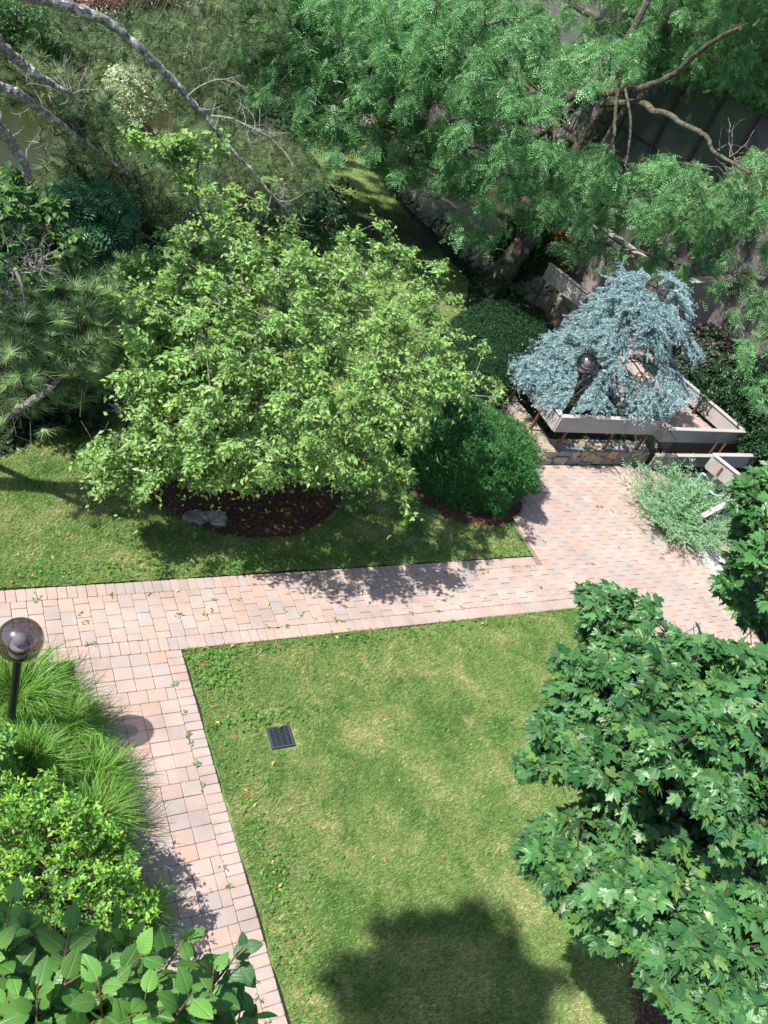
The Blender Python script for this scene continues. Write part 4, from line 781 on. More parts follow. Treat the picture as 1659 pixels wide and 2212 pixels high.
# ---------------------------------------------------------------- blue weeping cedar
CED = [(1112, 792), (1180, 765), (1145, 725), (1178, 668), (1165, 640), (1225, 612), (1290, 580), (1350, 550), (1440, 545), (1480, 635), (1505, 715), (1535, 805), (1490, 800), (1500, 845), (1460, 880), (1425, 905), (1340, 895), (1250, 880), (1190, 880), (1125, 850)]
t = thing('blue_cedar', 'weeping blue needled cedar cascading over the board fence of the planter', 'tree', (12.2, 10.6, .2)); base = np.array([12.2, 10.6, .2]); cc = np.array([11.9, 10.3, 1.7])
tips = []
for zt, rt, nt2 in ((.62, 1.7, 8), (1.08, 1.8, 8), (1.55, 1.65, 7), (2.0, 1.45, 6), (2.45, 1.15, 6), (2.85, .8, 5), (3.1, .45, 3)):
    a0 = rng.uniform(0, 6.28)
    for q_ in range(nt2): aa = a0 + 6.283 * (q_ + rng.uniform(-.25, .25)) / nt2; r_ = rt * rng.uniform(.5, 1.15); tips.append((12.0 + 1.05 * r_ * math.cos(aa), 10.4 + .85 * r_ * math.sin(aa), zt + rng.normal(0, .12)))
tips = np.array(tips + [(rng.uniform(9.95, 10.7), rng.uniform(9.35, 10.7), rng.uniform(1.12, 1.5)) for _ in range(12)]); axis = [base, (12.25, 10.65, .9), (12.15, 10.6, 1.7), (12.1, 10.5, 2.6), (12.05, 10.45, 3.05)]
g = Geo(); gt = Geo(); AX = spline(axis, 24); tube(gt, AX, np.linspace(.09, .03, len(AX)), 10, (1, 1, 1), .1); sp = []; sd = []
for T_ in tips:
    i = int(np.clip(np.argmin(np.abs(AX[:, 2] - (T_[2] + rng.uniform(.05, .35)))), 3, len(AX) - 1)); p0 = AX[i]; hv = T_ - p0; r_ = np.linalg.norm(hv[:2]); mid = p0 + hv * .55 + np.array([0, 0, .04 + .06 * r_]); P = spline([p0, mid, T_, T_ + norm(hv) * .2 + np.array([0, 0, -.07])], 18)
    P += np.outer(np.sin(np.linspace(0, 6, len(P))), rng.normal(0, .03, 3)); R = np.linspace(.016, .004, len(P)); frusta(gt, P[:-1], P[1:], R[:-1], R[1:], 5, (.3, .3, .28))
    for k in range(7, len(P)):
        for s in (-1, 1, rng.choice([-1, 1])):
            Tn = norm(P[k] - P[k - 1]); sv = norm(np.cross(Tn, [0, 0, 1])) * s; d = norm(Tn * .75 + sv * .75 + rng.normal(0, .22, 3)); l = rng.uniform(.16, .50) * (1.1 - .6 * abs(k / len(P) - .55)); m = int(l / .015); u = (np.arange(m) + .5) / m; dr = rng.uniform(.05, .5)
            B = P[k] + (d[None] * u[:, None] - np.array([0, 0, dr]) * (u ** 2)[:, None]) * l; sp.append(B); sd.append(norm(d[None] * 1. - np.array([0, 0, 2 * dr]) * u[:, None]))
            for q_ in range(int(l / .05)):
                j = rng.integers(1, m); e = norm(d * .9 + rng.normal(0, .45, 3) - np.array([0, 0, .25])); l2 = rng.uniform(.05, .16); m2 = int(l2 / .016) + 1; u2 = (np.arange(m2) + .5) / m2; sp.append(B[j] + e[None] * (u2 * l2)[:, None]); sd.append(np.repeat(e[None], m2, 0))
    sp.append(P[6:]); sd.append(norm(np.gradient(P, axis=0))[6:])
sp = np.vstack(sp); sd = np.vstack(sd); px, py = project(sp); kk = inpoly(px + rng.normal(0, 11, len(px)), py + rng.normal(0, 11, len(px)), CED) | (rng.random(len(px)) < .0); kk &= ~(inpoly(px, py, [(1240, 765), (1262, 750), (1290, 758), (1302, 790), (1285, 815), (1262, 850), (1240, 880), (1222, 900), (1214, 890), (1240, 845), (1250, 812), (1240, 790)]) & (np.linalg.norm(sp - np.array([0, 0, CAMH]), axis=1) < np.linalg.norm(at_z(1268, 785, 1.75) - np.array([0, 0, CAMH])) + .35)); sp, sd = sp[kk], sd[kk]; n = len(sp); print('cedar tufts', n)
inst(g, *STAR, sp, norm(sd + np.array([0, 0, .3]) + rng.normal(0, .4, (n, 3))), rng.normal(0, 1, (n, 3)), rng.uniform(.024, .040, n), tint(n, (.20, .33, .35), (.45, .61, .63), .17))
g.build('crown', M_blue, t); gt.build('trunk', M_bark, t)
# ---------------------------------------------------------------- clipped yew and hedge
def clipped(name, label, cat, ctr, rad, n, c1, c2, base, pw=2.0, ls=.055, lump=.10, rot=0.0, mat=None, T=None, tip=None, shell=.16, seed=0, nl=6, core=True):
    t = thing(name, label, cat, base); ctr = np.array(ctr, float); rad = np.array(rad, float); d = norm(rng.normal(0, 1, (n, 3))); 
    s = 1 / (np.abs(d) ** pw).sum(1, keepdims=True) ** (1 / pw) if pw > 2 else 1.0; q = d * s
    lmp = 1 + lump * (vnoise(d[:, 0] * 3 + d[:, 2] * 2, d[:, 1] * 3 - d[:, 2], 1.6, seed) - .5) * 2 + .05 * (vnoise(d[:, 0] * 9, d[:, 1] * 9 + d[:, 2] * 7, 1.5, seed + 1) - .5) - shell * rng.random(n) ** 1.5
    ca, sa = math.cos(rot), math.sin(rot); R = np.array([[ca, sa, 0], [-sa, ca, 0], [0, 0, 1]])
    P = ctr + (q * lmp[:, None] * rad) @ R; N = norm(d / rad) @ R; k = P[:, 2] > .02; P, N = P[k], N[k]; n = len(P)
    D = norm(N + rng.normal(0, .45, (n, 3)) + np.array([0, 0, .25])); g = Geo()
    for j in range(nl):
        th = rng.uniform(0, 6.28, n); u, v = ring_axes(D); dd = norm(D * rng.uniform(.3, 1.3, (n, 1)) + u * np.cos(th)[:, None] + v * np.sin(th)[:, None]); Q = P + D * (ls * .9 * j / nl)
        c = tint(n, c1, c2, .2)
        if tip is not None and j > nl - 3: c = c * .5 + np.array(tip) * .5
        Tt = T or LEAFQ; inst(g, Tt[0], Tt[1], Q, dd, D + rng.normal(0, .4, (n, 3)), ls * rng.uniform(.6, 1.1, n), c, .55 if T is None else 1.0)
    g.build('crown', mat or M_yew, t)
    if core:
        K1, K2 = 28, 18; U, W = np.meshgrid(np.linspace(0, 2 * math.pi, K1, endpoint=False), np.linspace(.02, math.pi - .02, K2)); dv = np.stack([np.cos(U) * np.sin(W), np.sin(U) * np.sin(W), np.cos(W)], 2).reshape(-1, 3); s2 = 1 / (np.abs(dv) ** pw).sum(1, keepdims=True) ** (1 / pw) if pw > 2 else 1.0
        l2 = .86 + lump * .9 * (vnoise(dv[:, 0] * 3 + dv[:, 2] * 2, dv[:, 1] * 3 - dv[:, 2], 1.6, seed) - .5) * 2; VV = ctr + (dv * s2 * l2[:, None] * rad) @ R; VV[:, 2] = np.maximum(VV[:, 2], .03); F = [[j * K1 + i, j * K1 + (i + 1) % K1, (j + 1) * K1 + (i + 1) % K1, (j + 1) * K1 + i] for j in range(K2 - 1) for i in range(K1)]
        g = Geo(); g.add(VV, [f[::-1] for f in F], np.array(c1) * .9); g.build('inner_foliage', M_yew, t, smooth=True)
    K = 18; g = Geo(); th = np.linspace(0, 2 * math.pi, K, endpoint=False)       # branches inside
    b = np.array(base, float); fr = b + np.c_[np.cos(th) * .1, np.sin(th) * .1, np.zeros(K)]; to = ctr + np.c_[np.cos(th) * rad[0] * .6, np.sin(th) * rad[1] * .6, rng.uniform(-.1, .4, K) * rad[2]]; frusta(g, fr, to, np.full(K, .03), np.full(K, .012), 6); g.build('stems', M_bark, t); return t
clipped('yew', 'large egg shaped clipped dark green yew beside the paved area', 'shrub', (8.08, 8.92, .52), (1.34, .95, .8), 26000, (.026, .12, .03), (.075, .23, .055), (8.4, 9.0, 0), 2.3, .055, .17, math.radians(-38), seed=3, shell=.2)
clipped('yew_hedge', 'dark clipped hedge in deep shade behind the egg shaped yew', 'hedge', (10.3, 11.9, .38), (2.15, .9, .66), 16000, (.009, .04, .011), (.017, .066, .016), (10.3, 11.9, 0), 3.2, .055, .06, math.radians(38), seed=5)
# ---------------------------------------------------------------- shrubs on the right
def shoots(name, label, cat, base, ns, h, spreadr, nl, ls, c1, c2, mat, droop=.25, lean=(0, 0), T=LEAFQ, wid=.6, stem=.005, tip=None, group=None, sub=0, L2=.2, vm=.35, stemcol=None):
    """a shrub of long upright shoots fanning from its base, leaves all along them"""
    t = thing(name, label, cat, base, group); n = ns; th = rng.uniform(0, 6.28, n); rr = spreadr * np.sqrt(rng.random(n)); b = np.array(base, float)
    P = b + np.c_[np.cos(th) * rr * vm, np.sin(th) * rr * vm, np.zeros(n)]; D = norm(np.c_[np.cos(th) * rr * 1.0 + lean[0], np.sin(th) * rr * 1.0 + lean[1], np.full(n, h)] + rng.normal(0, .06, (n, 3))); L = h * rng.uniform(.6, 1.15, n) * np.linalg.norm(np.c_[rr, np.full(n, h)], axis=1) / h
    Q, Y, N, tt, E = twigs(P, D, L, nl, rng.uniform(.5, 1.5, n) * droop, .8, .7, .35, .8, .6, .12); g = Geo(); gs = Geo(); twig_tubes(gs, E, stem, sides=4)
    if sub:
        k = rng.random(len(Q)) < sub; q = Q[k]; Dm = norm(Y[k] + np.array([0, 0, .4])); Q2, Y2, N2, t2, E2 = twigs(q, Dm, L2 * rng.uniform(.5, 1.2, k.sum()), 8, .15, .8, .7, .3, .8, .6, .1); twig_tubes(gs, E2, stem * .4); Q = np.vstack([Q, Q2]); Y = np.vstack([Y, Y2]); N = np.vstack([N, N2]); tt = np.r_[tt, t2]
    c = tint(len(Q), c1, c2, .12)
    if tip is not None: k = tt > .7; c[k] = c[k] * .5 + np.array(tip) * .5
    inst(g, T[0], T[1], Q, Y, N, ls * rng.uniform(.6, 1.2, len(Q)) * (1.1 - .4 * tt), c, wid); g.build('foliage', mat, t); gs.build('stems', M_twig, t); return t
shoots('silver_shrub', 'feathery silvery green bush sprawling over the paving beside the entry steps', 'shrub', (12.45, 7.55, 0), 340, .85, .8, 38, .05, (.15, .36, .17), (.30, .52, .30), M_leafc, .3, (-.05, .0), wid=.85, stem=.003, tip=(.42, .54, .42), sub=.22, L2=.15, vm=.7)
clipped('boxwood', 'small rounded light green boxwood at the right edge beyond the maple leaves', 'shrub', (12.55, 5.0, .35), (.55, .6, .48), 3800, (.035, .12, .02), (.10, .22, .045), (12.55, 5.0, 0), 2, .04, .12, mat=M_leafc, T=LEAF, tip=(.14, .28, .05), seed=8)
for i, (px, py, z, r, lb) in enumerate(((1590, 835, .7, 1.1, 'dark glossy shrub behind the sharp fence corner, nearest the slatted railing'), (1668, 900, .7, 1.0, 'dark evergreen shrub at the right edge behind the fence corner'), (1545, 785, .8, .9, 'dusky pink flecked shrub below the slatted railing'), (1705, 975, .6, .9, 'low dark shrub at the right edge beside the raised brick walk'))):
    c = at_z(px, py, z + .4); clipped('evergreen_shrub', lb, 'shrub', (c[0], c[1], z + .3), (r, r * .9, .75), 3000, (.012, .045, .014), (.03, .09, .03), (c[0], c[1], .0), 2, .09, .2, mat=M_leafd, T=LEAF, seed=20 + i, nl=5, tip=(.25, .14, .2) if i == 2 else None)
# hydrangea and orange barberry beyond the wall
c = at_z(1140, 535, 1.0); t = clipped('hydrangea', 'dark leaved hydrangea with a few pink flower heads above the stone wall', 'shrub', (c[0], c[1], .9), (.75, .7, .6), 1500, (.012, .06, .018), (.03, .10, .03), (c[0], c[1], .5), 2, .14, .15, mat=M_leafd, T=LEAF, seed=31, nl=4)
for px, py in ((1117, 518), (1122, 526), (1120, 535), (1137, 542)):
    c = at_z(px, py, 1.45); n = 60; D = norm(rng.normal(0, 1, (n, 3))); g = Geo(); inst(g, *LEAFQ, c + D * .05, norm(np.cross(D, rng.normal(0, 1, (n, 3)))), D, .05, tint(n, (.55, .25, .42), (.75, .42, .58)), 1.6); g.build('flower_head', M_leafc, t)
c = at_z(1195, 545, .9); clipped('barberry', 'orange brown leaved barberry bush next to the hydrangea', 'shrub', (c[0], c[1], .85), (.65, .6, .5), 1800, (.16, .07, .012), (.36, .17, .03), (c[0], c[1], .5), 2, .06, .2, mat=M_leafd, T=LEAF, seed=33, nl=5)
# ---------------------------------------------------------------- left bed: ornamental grass, bright shrub, viburnum
GR = [(1.05, 5.35, .62, .62), (.45, 5.45, .5, .55), (1.45, 4.95, .45, .5), (1.05, 4.55, .55, .6), (1.62, 4.35, .45, .45), (.35, 4.7, .5, .55), (1.5, 3.85, .5, .6), (1.75, 2.95, .35, .4), (.8, 4.05, .5, .55), (-.2, 5.3, .5, .6)]
GL = ['bright green ornamental grass clump at the corner of the crossing paths', 'ornamental grass clump left of the lamp globe', 'ornamental grass clump spilling onto the path right of the lamp post', 'ornamental grass clump just below the lamp post', 'short ornamental grass clump on the path edge between two larger clumps', 'ornamental grass clump at the left frame edge behind the post', 'ornamental grass clump reaching farthest over the path, above the bright green shrub', 'small low grass tuft on the path edge beside the viburnum', 'ornamental grass clump between the lamp post and the bright green shrub', 'ornamental grass clump cut by the left frame edge']
for (x, y, r, h), lb in zip(GR, GL):
    t = thing('ornamental_grass', lb, 'ornamental grass', (x, y, 0), 'ornamental grass clumps along the left walk'); n = int(1500 * (r / .5)); th = rng.uniform(0, 6.28, n); lean_ = rng.uniform(.15, 1.0, n) ** .8; L = h * rng.uniform(.75, 1.45, n); K = 7; u = np.linspace(0, 1, K)
    P0 = np.c_[x + np.cos(th) * .14 * rng.random(n), y + np.sin(th) * .14 * rng.random(n), np.zeros(n)]; hd = np.c_[np.cos(th), np.sin(th), np.zeros(n)]; th2 = th + rng.normal(0, .5, n); hd2 = np.c_[np.cos(th2), np.sin(th2), np.zeros(n)]
    hz = (lean_[:, None] * u ** 1.5)[..., None] * (hd[:, None] * (1 - u)[None, :, None] + hd2[:, None] * u[None, :, None]) * (L * r / h * 1.15)[:, None, None]; vz = (u[None] * 1.15 - (.25 + .75 * lean_[:, None]) * u[None] ** 2.4) * L[:, None]
    C_ = P0[:, None] + hz + np.array([0, 0, 1.]) * vz[..., None]; sv = np.c_[-np.sin(th), np.cos(th), np.zeros(n)] + rng.normal(0, .3, (n, 3)); wd = .0040 * (1 - u ** 2.5 * .92)
    V = np.stack([C_ - sv[:, None] * wd[None, :, None], C_ + sv[:, None] * wd[None, :, None]], 2).reshape(-1, 3); i0 = np.arange(n)[:, None] * 2 * K + np.arange(K - 1)[None] * 2; i0 = i0.ravel(); F = np.stack([i0, i0 + 1, i0 + 3, i0 + 2], 1)
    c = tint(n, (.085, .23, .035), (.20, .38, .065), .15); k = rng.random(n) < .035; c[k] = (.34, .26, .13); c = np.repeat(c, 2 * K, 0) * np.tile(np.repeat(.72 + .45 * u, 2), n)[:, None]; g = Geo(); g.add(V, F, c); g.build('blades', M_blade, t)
BRI = [(-60, 1700), (30, 1660), (60, 1705), (110, 1665), (150, 1720), (240, 1765), (285, 1800), (285, 1880), (345, 1935), (330, 2000), (240, 2020), (100, 1990), (-60, 1960)]
leafy('euonymus_shrub', 'glossy shrub with bright yellow green new leaves below the ornamental grass', 'shrub', (1.1, 3.3, 0), BRI, (1.0, 3.25, .85), (.85, .75, .6), 150, 7, .24, 9, .052, M_leafc, (.08, .25, .03), (.16, .38, .045), M_twig, droop=.05, tip=(.36, .58, .08), tdir=.45, radial=.35, rtip=.004, a=.8, b=.7, wid=1.15, jit=.3, upn=.9, tipw=.55)
BR2 = [(-60, 1560), (10, 1560), (28, 1600), (20, 1680), (-60, 1690)]
leafy('privet_shrub', 'light green leafy shrub at the left frame edge below the lamp', 'shrub', tuple(at_d(-20, 1630, 8.3) * np.array([1, 1, 0])), BR2, at_d(-20, 1630, 8.3), (.35, .4, .4), 34, 6, .22, 8, .07, M_leafc, (.08, .22, .03), (.14, .32, .05), M_twig, droop=.1, tip=(.2, .38, .06), rtip=.004, wid=1.2)
def vib_leaf():
    V = []; U = []; F = []; nseg = 12
    def w_(y): return .30 * (math.sin(math.pi * y ** .72)) ** .85
    for i in range(nseg + 1):
        y = i / nseg
        for j, a in enumerate((-1, -.5, 0, .5, 1)):
            hw = w_(y) * (1 + (.05 if i % 2 else -.03) * (abs(a) == 1)); x = a * hw; z = .12 * abs(x) - .22 * y * y - .10 * a * a * hw * 2 + (.012 if (i + int(abs(a) * 2)) % 2 else -.006) * (abs(a) > .2); V.append((x, y, z)); U.append((x, y))
    for i in range(nseg):
        for j in range(4): b = i * 5 + j; F.append([b, b + 1, b + 6, b + 5])
    return V, F, np.array(U)
VL = vib_leaf()
VIB = [(-60, 2095), (10, 2095), (60, 2115), (150, 2140), (230, 2165), (300, 2175), (360, 2210), (420, 2240), (480, 2280), (520, 2330), (520, 2420), (-60, 2420)]
t = thing('viburnum_shrub', 'large veined dark green viburnum leaves filling the lower left foreground', 'shrub', (.2, 1.4, 0)); ctv = at_d(200, 2260, 3.5); cl = spread(in_crown(500, VIB, ctv, (.8, .55, .45), -1, .6, 2.0), 175)
g = Geo(); gs = Geo(); m = len(cl); D = norm(rng.normal(0, .35, (m, 3)) + np.array([.15, .35, .75])); L = rng.uniform(.16, .32, m)
def vib_twig(P, D, L, sc=1.0, pairs=4):
    up = np.array([0, 0, 1.])
    for p, d, l in zip(P, D, L):
        x0 = norm(np.cross(d, rng.normal(0, 1, 3))); x1 = np.cross(d, x0); frusta(gs, p - d * l * .3, p + d * l, .0042, .0022, 6, (1.25, 1.0, .8))
        for k in range(pairs):
            u = (k + .6) / pairs; sd_ = x0 if k % 2 else x1; q = p + d * l * (u - .05)
            for s in (-1, 1):
                y_ = norm(sd_ * s * (1.0 - .35 * u) + d * (.35 + .5 * u) + rng.normal(0, .15, 3) - up * (.25 - .2 * u)); nn = norm(d * .9 + up * .9 + rng.normal(0, .25, 3)); S = .122 * sc * (1.05 - .5 * u) * rng.uniform(.8, 1.2); c = tint(1, (.045, .145, .027), (.095, .22, .042), .16)[0] * (1 + .55 * (u > .8)); pe = q + y_ * .015; frusta(gs, q, pe, .0016, .0014, 4, (1.2, 1.1, .7))
                inst(g, VL[0], VL[1], pe[None], y_[None], nn[None], S, c[None] * 1.0, 1.12, VL[2])
vib_twig(cl, D, L)
bp = [at_d(380, 2215, 3.5), at_d(430, 2160, 3.45), at_d(470, 2115, 3.4), at_d(505, 2070, 3.35), at_d(525, 2045, 3.33)]; P = spline(bp, 20); frusta(gs, P[:-1], P[1:], np.linspace(.006, .003, len(P) - 1), np.linspace(.006, .003, len(P) - 1) * .95, 6, (1.3, 1.05, .8))
for px, py, a_, s_ in ((505, 2068, (1, -.75), .085), (512, 2080, (.7, 1), .10), (490, 2095, (.5, 1.1), .11), (495, 2092, (-.6, -.5), .07), (470, 2120, (.9, .9), .11), (465, 2122, (-.4, -1), .085), (525, 2048, (.9, -.2), .07), (526, 2046, (-.1, -1), .05), (440, 2150, (-.9, .1), .10), (440, 2150, (.5, .9), .10)):
    q = at_d(px, py, 3.37); y_ = at_d(px + a_[0] * 30, py + a_[1] * 30, 3.36) - q; inst(g, VL[0], VL[1], q[None], (y_ / np.linalg.norm(y_) + np.array([0, 0, .05]))[None], norm(np.array([-.2, -.3, 1.]) + rng.normal(0, .12, 3))[None], s_, tint(1, (.03, .11, .03), (.05, .145, .035), .1), 1.15, VL[2])
frm = np.array([.3, 1.3, 3.2]); fr = frm + rng.normal(0, .2, (m, 3)); mid = (fr + (cl - D * (L * .3)[:, None])) / 2 - np.array([0, 0, .12]); frusta(gs, fr, mid, np.full(m, .006), np.full(m, .005), 5, (1.1, .9, .7)); frusta(gs, mid, cl - D * (L * .3)[:, None], np.full(m, .005), np.full(m, .0042), 5, (1.1, .9, .7))
for k in range(7): a_ = rng.normal(0, .25, 2); frusta(gs, (.2 + a_[0], 1.3 + a_[1], 0), frm + rng.normal(0, .18, 3), .018, .010, 7)
frusta(gs, frm, bp[0], .008, .006, 6); g.build('foliage', M_vib, t, smooth=True); gs.build('stems', M_twig, t)
# ---------------------------------------------------------------- pines with bare limbs over the pond
def tufts(g, P, D, s, c1=(.07, .14, .05), c2=(.20, .29, .12), j=.15): n = len(P); inst(g, *TUFT, P, D, rng.normal(0, 1, (n, 3)), s * rng.uniform(.75, 1.2, n), tint(n, c1, c2, j))
def pine_boughs(t, g, gs, poly, ctr, rad, n, s, back=None, dens=7, twl=.32, nc=1.0, lo=-1, hi=1, zmin=.8, attach=None):
    cl = spread(in_crown(n * 4, poly, ctr, rad, lo, hi, zmin), n); bk = np.array(back if back is not None else ctr, float)
    for c in cl:
        d = norm(norm(c - bk) * .8 + rng.normal(0, .35, 3) + np.array([0, 0, .15])); a = c - d * twl * 1.6; mid = (a + c) / 2 + rng.normal(0, .03, 3); frusta(gs, np.array([a, mid]), np.array([mid, c]), [.007, .005], [.005, .003], 5)
        P = [c]; DD = [d]
        for k in range(dens): u = rng.uniform(0, 1); e = norm(d + rng.normal(0, .75, 3)); q = a + (c - a) * u; l = twl * rng.uniform(.3, .9); frusta(gs, q, q + e * l, .0035, .002, 4); P.append(q + e * l); DD.append(norm(e + np.array([0, 0, .35])))
        tufts(g, np.array(P), np.array(DD), s, tuple(nc * v for v in (.07, .14, .05)), tuple(nc * v for v in (.20, .29, .12)))
    if attach is not None:
        j = np.argmin(np.linalg.norm(cl[:, None] - attach[None], axis=2), axis=1); q_ = attach[j]; a_ = cl - norm(cl - bk) * twl; md = (a_ + q_) / 2 + rng.normal(0, .04, a_.shape); frusta(gs, q_, md, np.full(len(cl), .012), np.full(len(cl), .009), 5); frusta(gs, md, a_, np.full(len(cl), .009), np.full(len(cl), .006), 5); return cl
    bb = norm(bk[None] - cl) ; Lb_ = np.minimum(np.linalg.norm(bk - cl, axis=1), twl * 3)[:, None]; frusta(gs, cl - norm(cl - bk) * twl * 1.5, cl - norm(cl - bk) * (twl * 1.5 + Lb_), np.full(len(cl), .008), np.full(len(cl), .012), 5); return cl
TB = np.array([-1.7, 8.9, 0])
t = thing('pine_tree', 'near pine whose bare silvery limbs arch in from the left over the pond', 'tree', tuple(TB)); g = Geo(); gs = Geo()
top = np.array([-1.6, 8.7, 8.6]); tube(gs, spline([TB, TB + np.array([.1, 0, 3]), TB + np.array([0, -.1, 6]), top], 30), np.linspace(.17, .08, 31), 12, (1, 1, 1), .15); gs.build('trunk', M_barkp, t)
LIMBS = [([(-260, -60, 9.3), (-60, -30, 9.6), (90, -2, 9.9), (170, 18, 10.1), (250, 62, 10.3), (330, 130, 10.5), (400, 205, 10.7), (440, 250, 10.8), (480, 300, 10.9), (540, 365, 11.1), (612, 447, 11.3)], .070, .012, 'limb'),
    ([(-260, 20, 8.8), (-90, 50, 9.0), (0, 100, 9.2), (45, 135, 9.3), (85, 165, 9.4), (112, 180, 9.5), (140, 195, 9.5), (165, 207, 9.6)], .068, .010, 'limb'),
    ([(-260, 130, 8.6), (-100, 165, 8.8), (0, 190, 9.0), (45, 208, 9.1), (100, 248, 9.6), (150, 285, 10.1), (200, 320, 10.6), (240, 350, 11.1), (285, 382, 11.6)], .060, .022, 'limb'),
    ([(-260, 150, 8.4), (-90, 210, 8.5), (-10, 270, 8.6), (25, 310, 8.7), (50, 350, 8.8), (62, 385, 8.9)], .060, .035, 'limb'),
    ([(200, 465, 11.7), (240, 478, 11.8), (285, 490, 11.9), (330, 520, 12.0), (370, 540, 12.1)], .030, .012, 'limb')]
LP = []
for pts, r0, r1, nm in LIMBS:
    pp = [at_d(*p) for p in pts]
    if pts[0][0] < 0: zt_ = pp[0][2] - .15; pp = [np.array([TB[0] + .08, TB[1] - .1, zt_])] + pp[1 if pts[0][1] > -70 else 0:]
    P, gl = limb(t, pp, r0, r1, 66, 12, .14); LP.append(P); gl.build('limb', M_barkp, t)
gd = Geo(); deadtwigs(gd, LP[0], 16, .3, .006, (.35, 1)); deadtwigs(gd, LP[0], 8, .6, .007, (.93, 1)); deadtwigs(gd, LP[1], 14, .35, .006, (.85, 1)); deadtwigs(gd, LP[2], 7, .3, .006, (.3, 1)); deadtwigs(gd, LP[3], 6, .5, .006)
q1 = np.array([at_d(*p) for p in ((455, 250, 10.8), (500, 256, 10.7), (540, 275, 10.6), (580, 295, 10.6), (612, 325, 10.5))]); q1 = spline(q1, 16); frusta(gd, q1[:-1], q1[1:], np.linspace(.013, .005, len(q1) - 1), np.linspace(.012, .004, len(q1) - 1), 6); deadtwigs(gd, q1, 18, .35, .005, (.4, 1))
q1 = np.array([at_d(*p) for p in ((405, 210, 10.7), (430, 188, 10.6), (470, 172, 10.5), (505, 178, 10.5), (530, 190, 10.5))]); q1 = spline(q1, 16); frusta(gd, q1[:-1], q1[1:], np.linspace(.013, .005, len(q1) - 1), np.linspace(.012, .004, len(q1) - 1), 6); deadtwigs(gd, q1, 8, .25, .004, (.4, 1))
q1 = np.array([at_d(*p) for p in ((22, 560, 10.3), (35, 585, 10.2), (48, 620, 10.2), (52, 650, 10.2))]); frusta(gd, q1[:-1], q1[1:], [.022, .02, .017], [.02, .017, .012], 7); q1 = spline(np.array([at_d(*p) for p in ((22, 560, 10.3), (45, 590, 10.2), (75, 570, 10.2), (100, 560, 10.1))]), 12); deadtwigs(gd, q1, 44, .42, .006, (0, 1), .6); deadtwigs(gd, np.array([at_d(50 - 8 * k, 640, 10.2) for k in range(6)]), 10, .35, .005)
gd.build('dead_twigs', M_dead, t)
g = Geo(); gs = Geo(); NB1 = [(30, 640), (70, 590), (150, 600), (165, 530), (200, 590), (265, 590), (290, 640), (285, 700), (270, 770), (225, 790), (200, 800), (170, 810), (120, 800), (95, 830), (60, 870), (20, 860), (-40, 850), (-40, 760), (40, 700), (35, 660)]
nb = at_z(-60, 985, 0); tn = thing('pine_tree', 'small long needled pine at the left edge with its pale leaning stem showing below', 'tree', tuple(nb))
l5, gl = limb(tn, [nb, at_d(10, 905, 10.8), at_d(75, 862, 10.3), at_d(105, 840, 10.3), at_d(145, 800, 10.4), at_d(185, 760, 10.6), at_d(215, 700, 10.8), at_d(235, 640, 11.0)], .05, .012, 40, 10, .14); gl.build('trunk', M_barkp, tn)
pine_boughs(tn, g, gs, NB1, at_d(150, 720, 10.7), (1.05, .65, .65), 95, .175, at_d(60, 900, 10.4), 8, .34, attach=l5, nc=1.65)
g.build('needles', M_needle, tn); gs.build('twigs', M_twigd, tn); g = Geo(); gs = Geo()
NB2 = [(90, 350), (180, 330), (250, 300), (330, 350), (400, 400), (470, 430), (480, 500), (420, 560), (330, 580), (250, 500), (200, 440), (100, 420)]
pine_boughs(t, g, gs, NB2, at_d(290, 440, 12.4), (1.2, .7, .7), 70, .18, at_d(150, 300, 12.0), 7, .28, attach=np.vstack([LP[2][-25:], LP[4]]))
NB3 = [(-30, 150), (100, 160), (200, 200), (260, 250), (240, 300), (170, 270), (80, 220), (-30, 210)]
pine_boughs(t, g, gs, NB3, at_d(120, 230, 10.8), (1.3, .8, .7), 45, .15, at_d(-60, 120, 10.5), 7, .30, attach=np.vstack([LP[1][20:], LP[2][20:]]))
g.build('needles', M_needle, t); gs.build('twigs', M_twigd, t)
t = thing('pine_tree', 'farther pine with dull olive needles across the pond, top centre left', 'tree', (7.2, 24.5, 0)); g = Geo(); gs = Geo(); g0 = Geo(); tube(g0, spline([(7.2, 24.5, 0), (7.3, 24.4, 3), (7.2, 24.2, 6.5)], 20), np.linspace(.22, .08, 21), 12, (1, 1, 1), .15)
FB = [(110, 35), (160, 50), (260, 70), (330, 70), (400, 60), (460, 20), (520, -30), (620, -30), (640, 60), (560, 130), (520, 200), (530, 290), (460, 330), (400, 300), (370, 210), (330, 150), (250, 110), (150, 95)]
pine_boughs(t, g, gs, FB, at_d(400, 130, 19), (2.6, 2.2, 2.0), 135, .19, (7.2, 24.3, 5.5), 9, .50, zmin=1); g.build('needles', M_needle, t); gs.build('twigs', M_twigd, t); g0.build('trunk', M_barkp, t)
t = thing('pine_tree', 'low spreading pine leaning over the pond bank behind the cherry', 'tree', (6.3, 17.5, 0)); g = Geo(); gs = Geo(); g0 = Geo(); tube(g0, spline([(6.3, 17.5, 0), (6.0, 17.2, 1.2), (5.6, 16.6, 2.2)], 16), np.linspace(.14, .06, 17), 10, (1, 1, 1), .15)
FB = [(380, 300), (450, 260), (540, 300), (620, 340), (700, 380), (690, 420), (600, 430), (540, 400), (470, 430), (400, 420), (300, 400), (260, 340)]
pine_boughs(t, g, gs, FB, at_d(490, 360, 16.0), (1.9, 1.2, .9), 70, .16, (6.0, 17.0, 2.0), 8, .40); g.build('needles', M_needle, t); gs.build('twigs', M_twigd, t); g0.build('trunk', M_barkp, t)
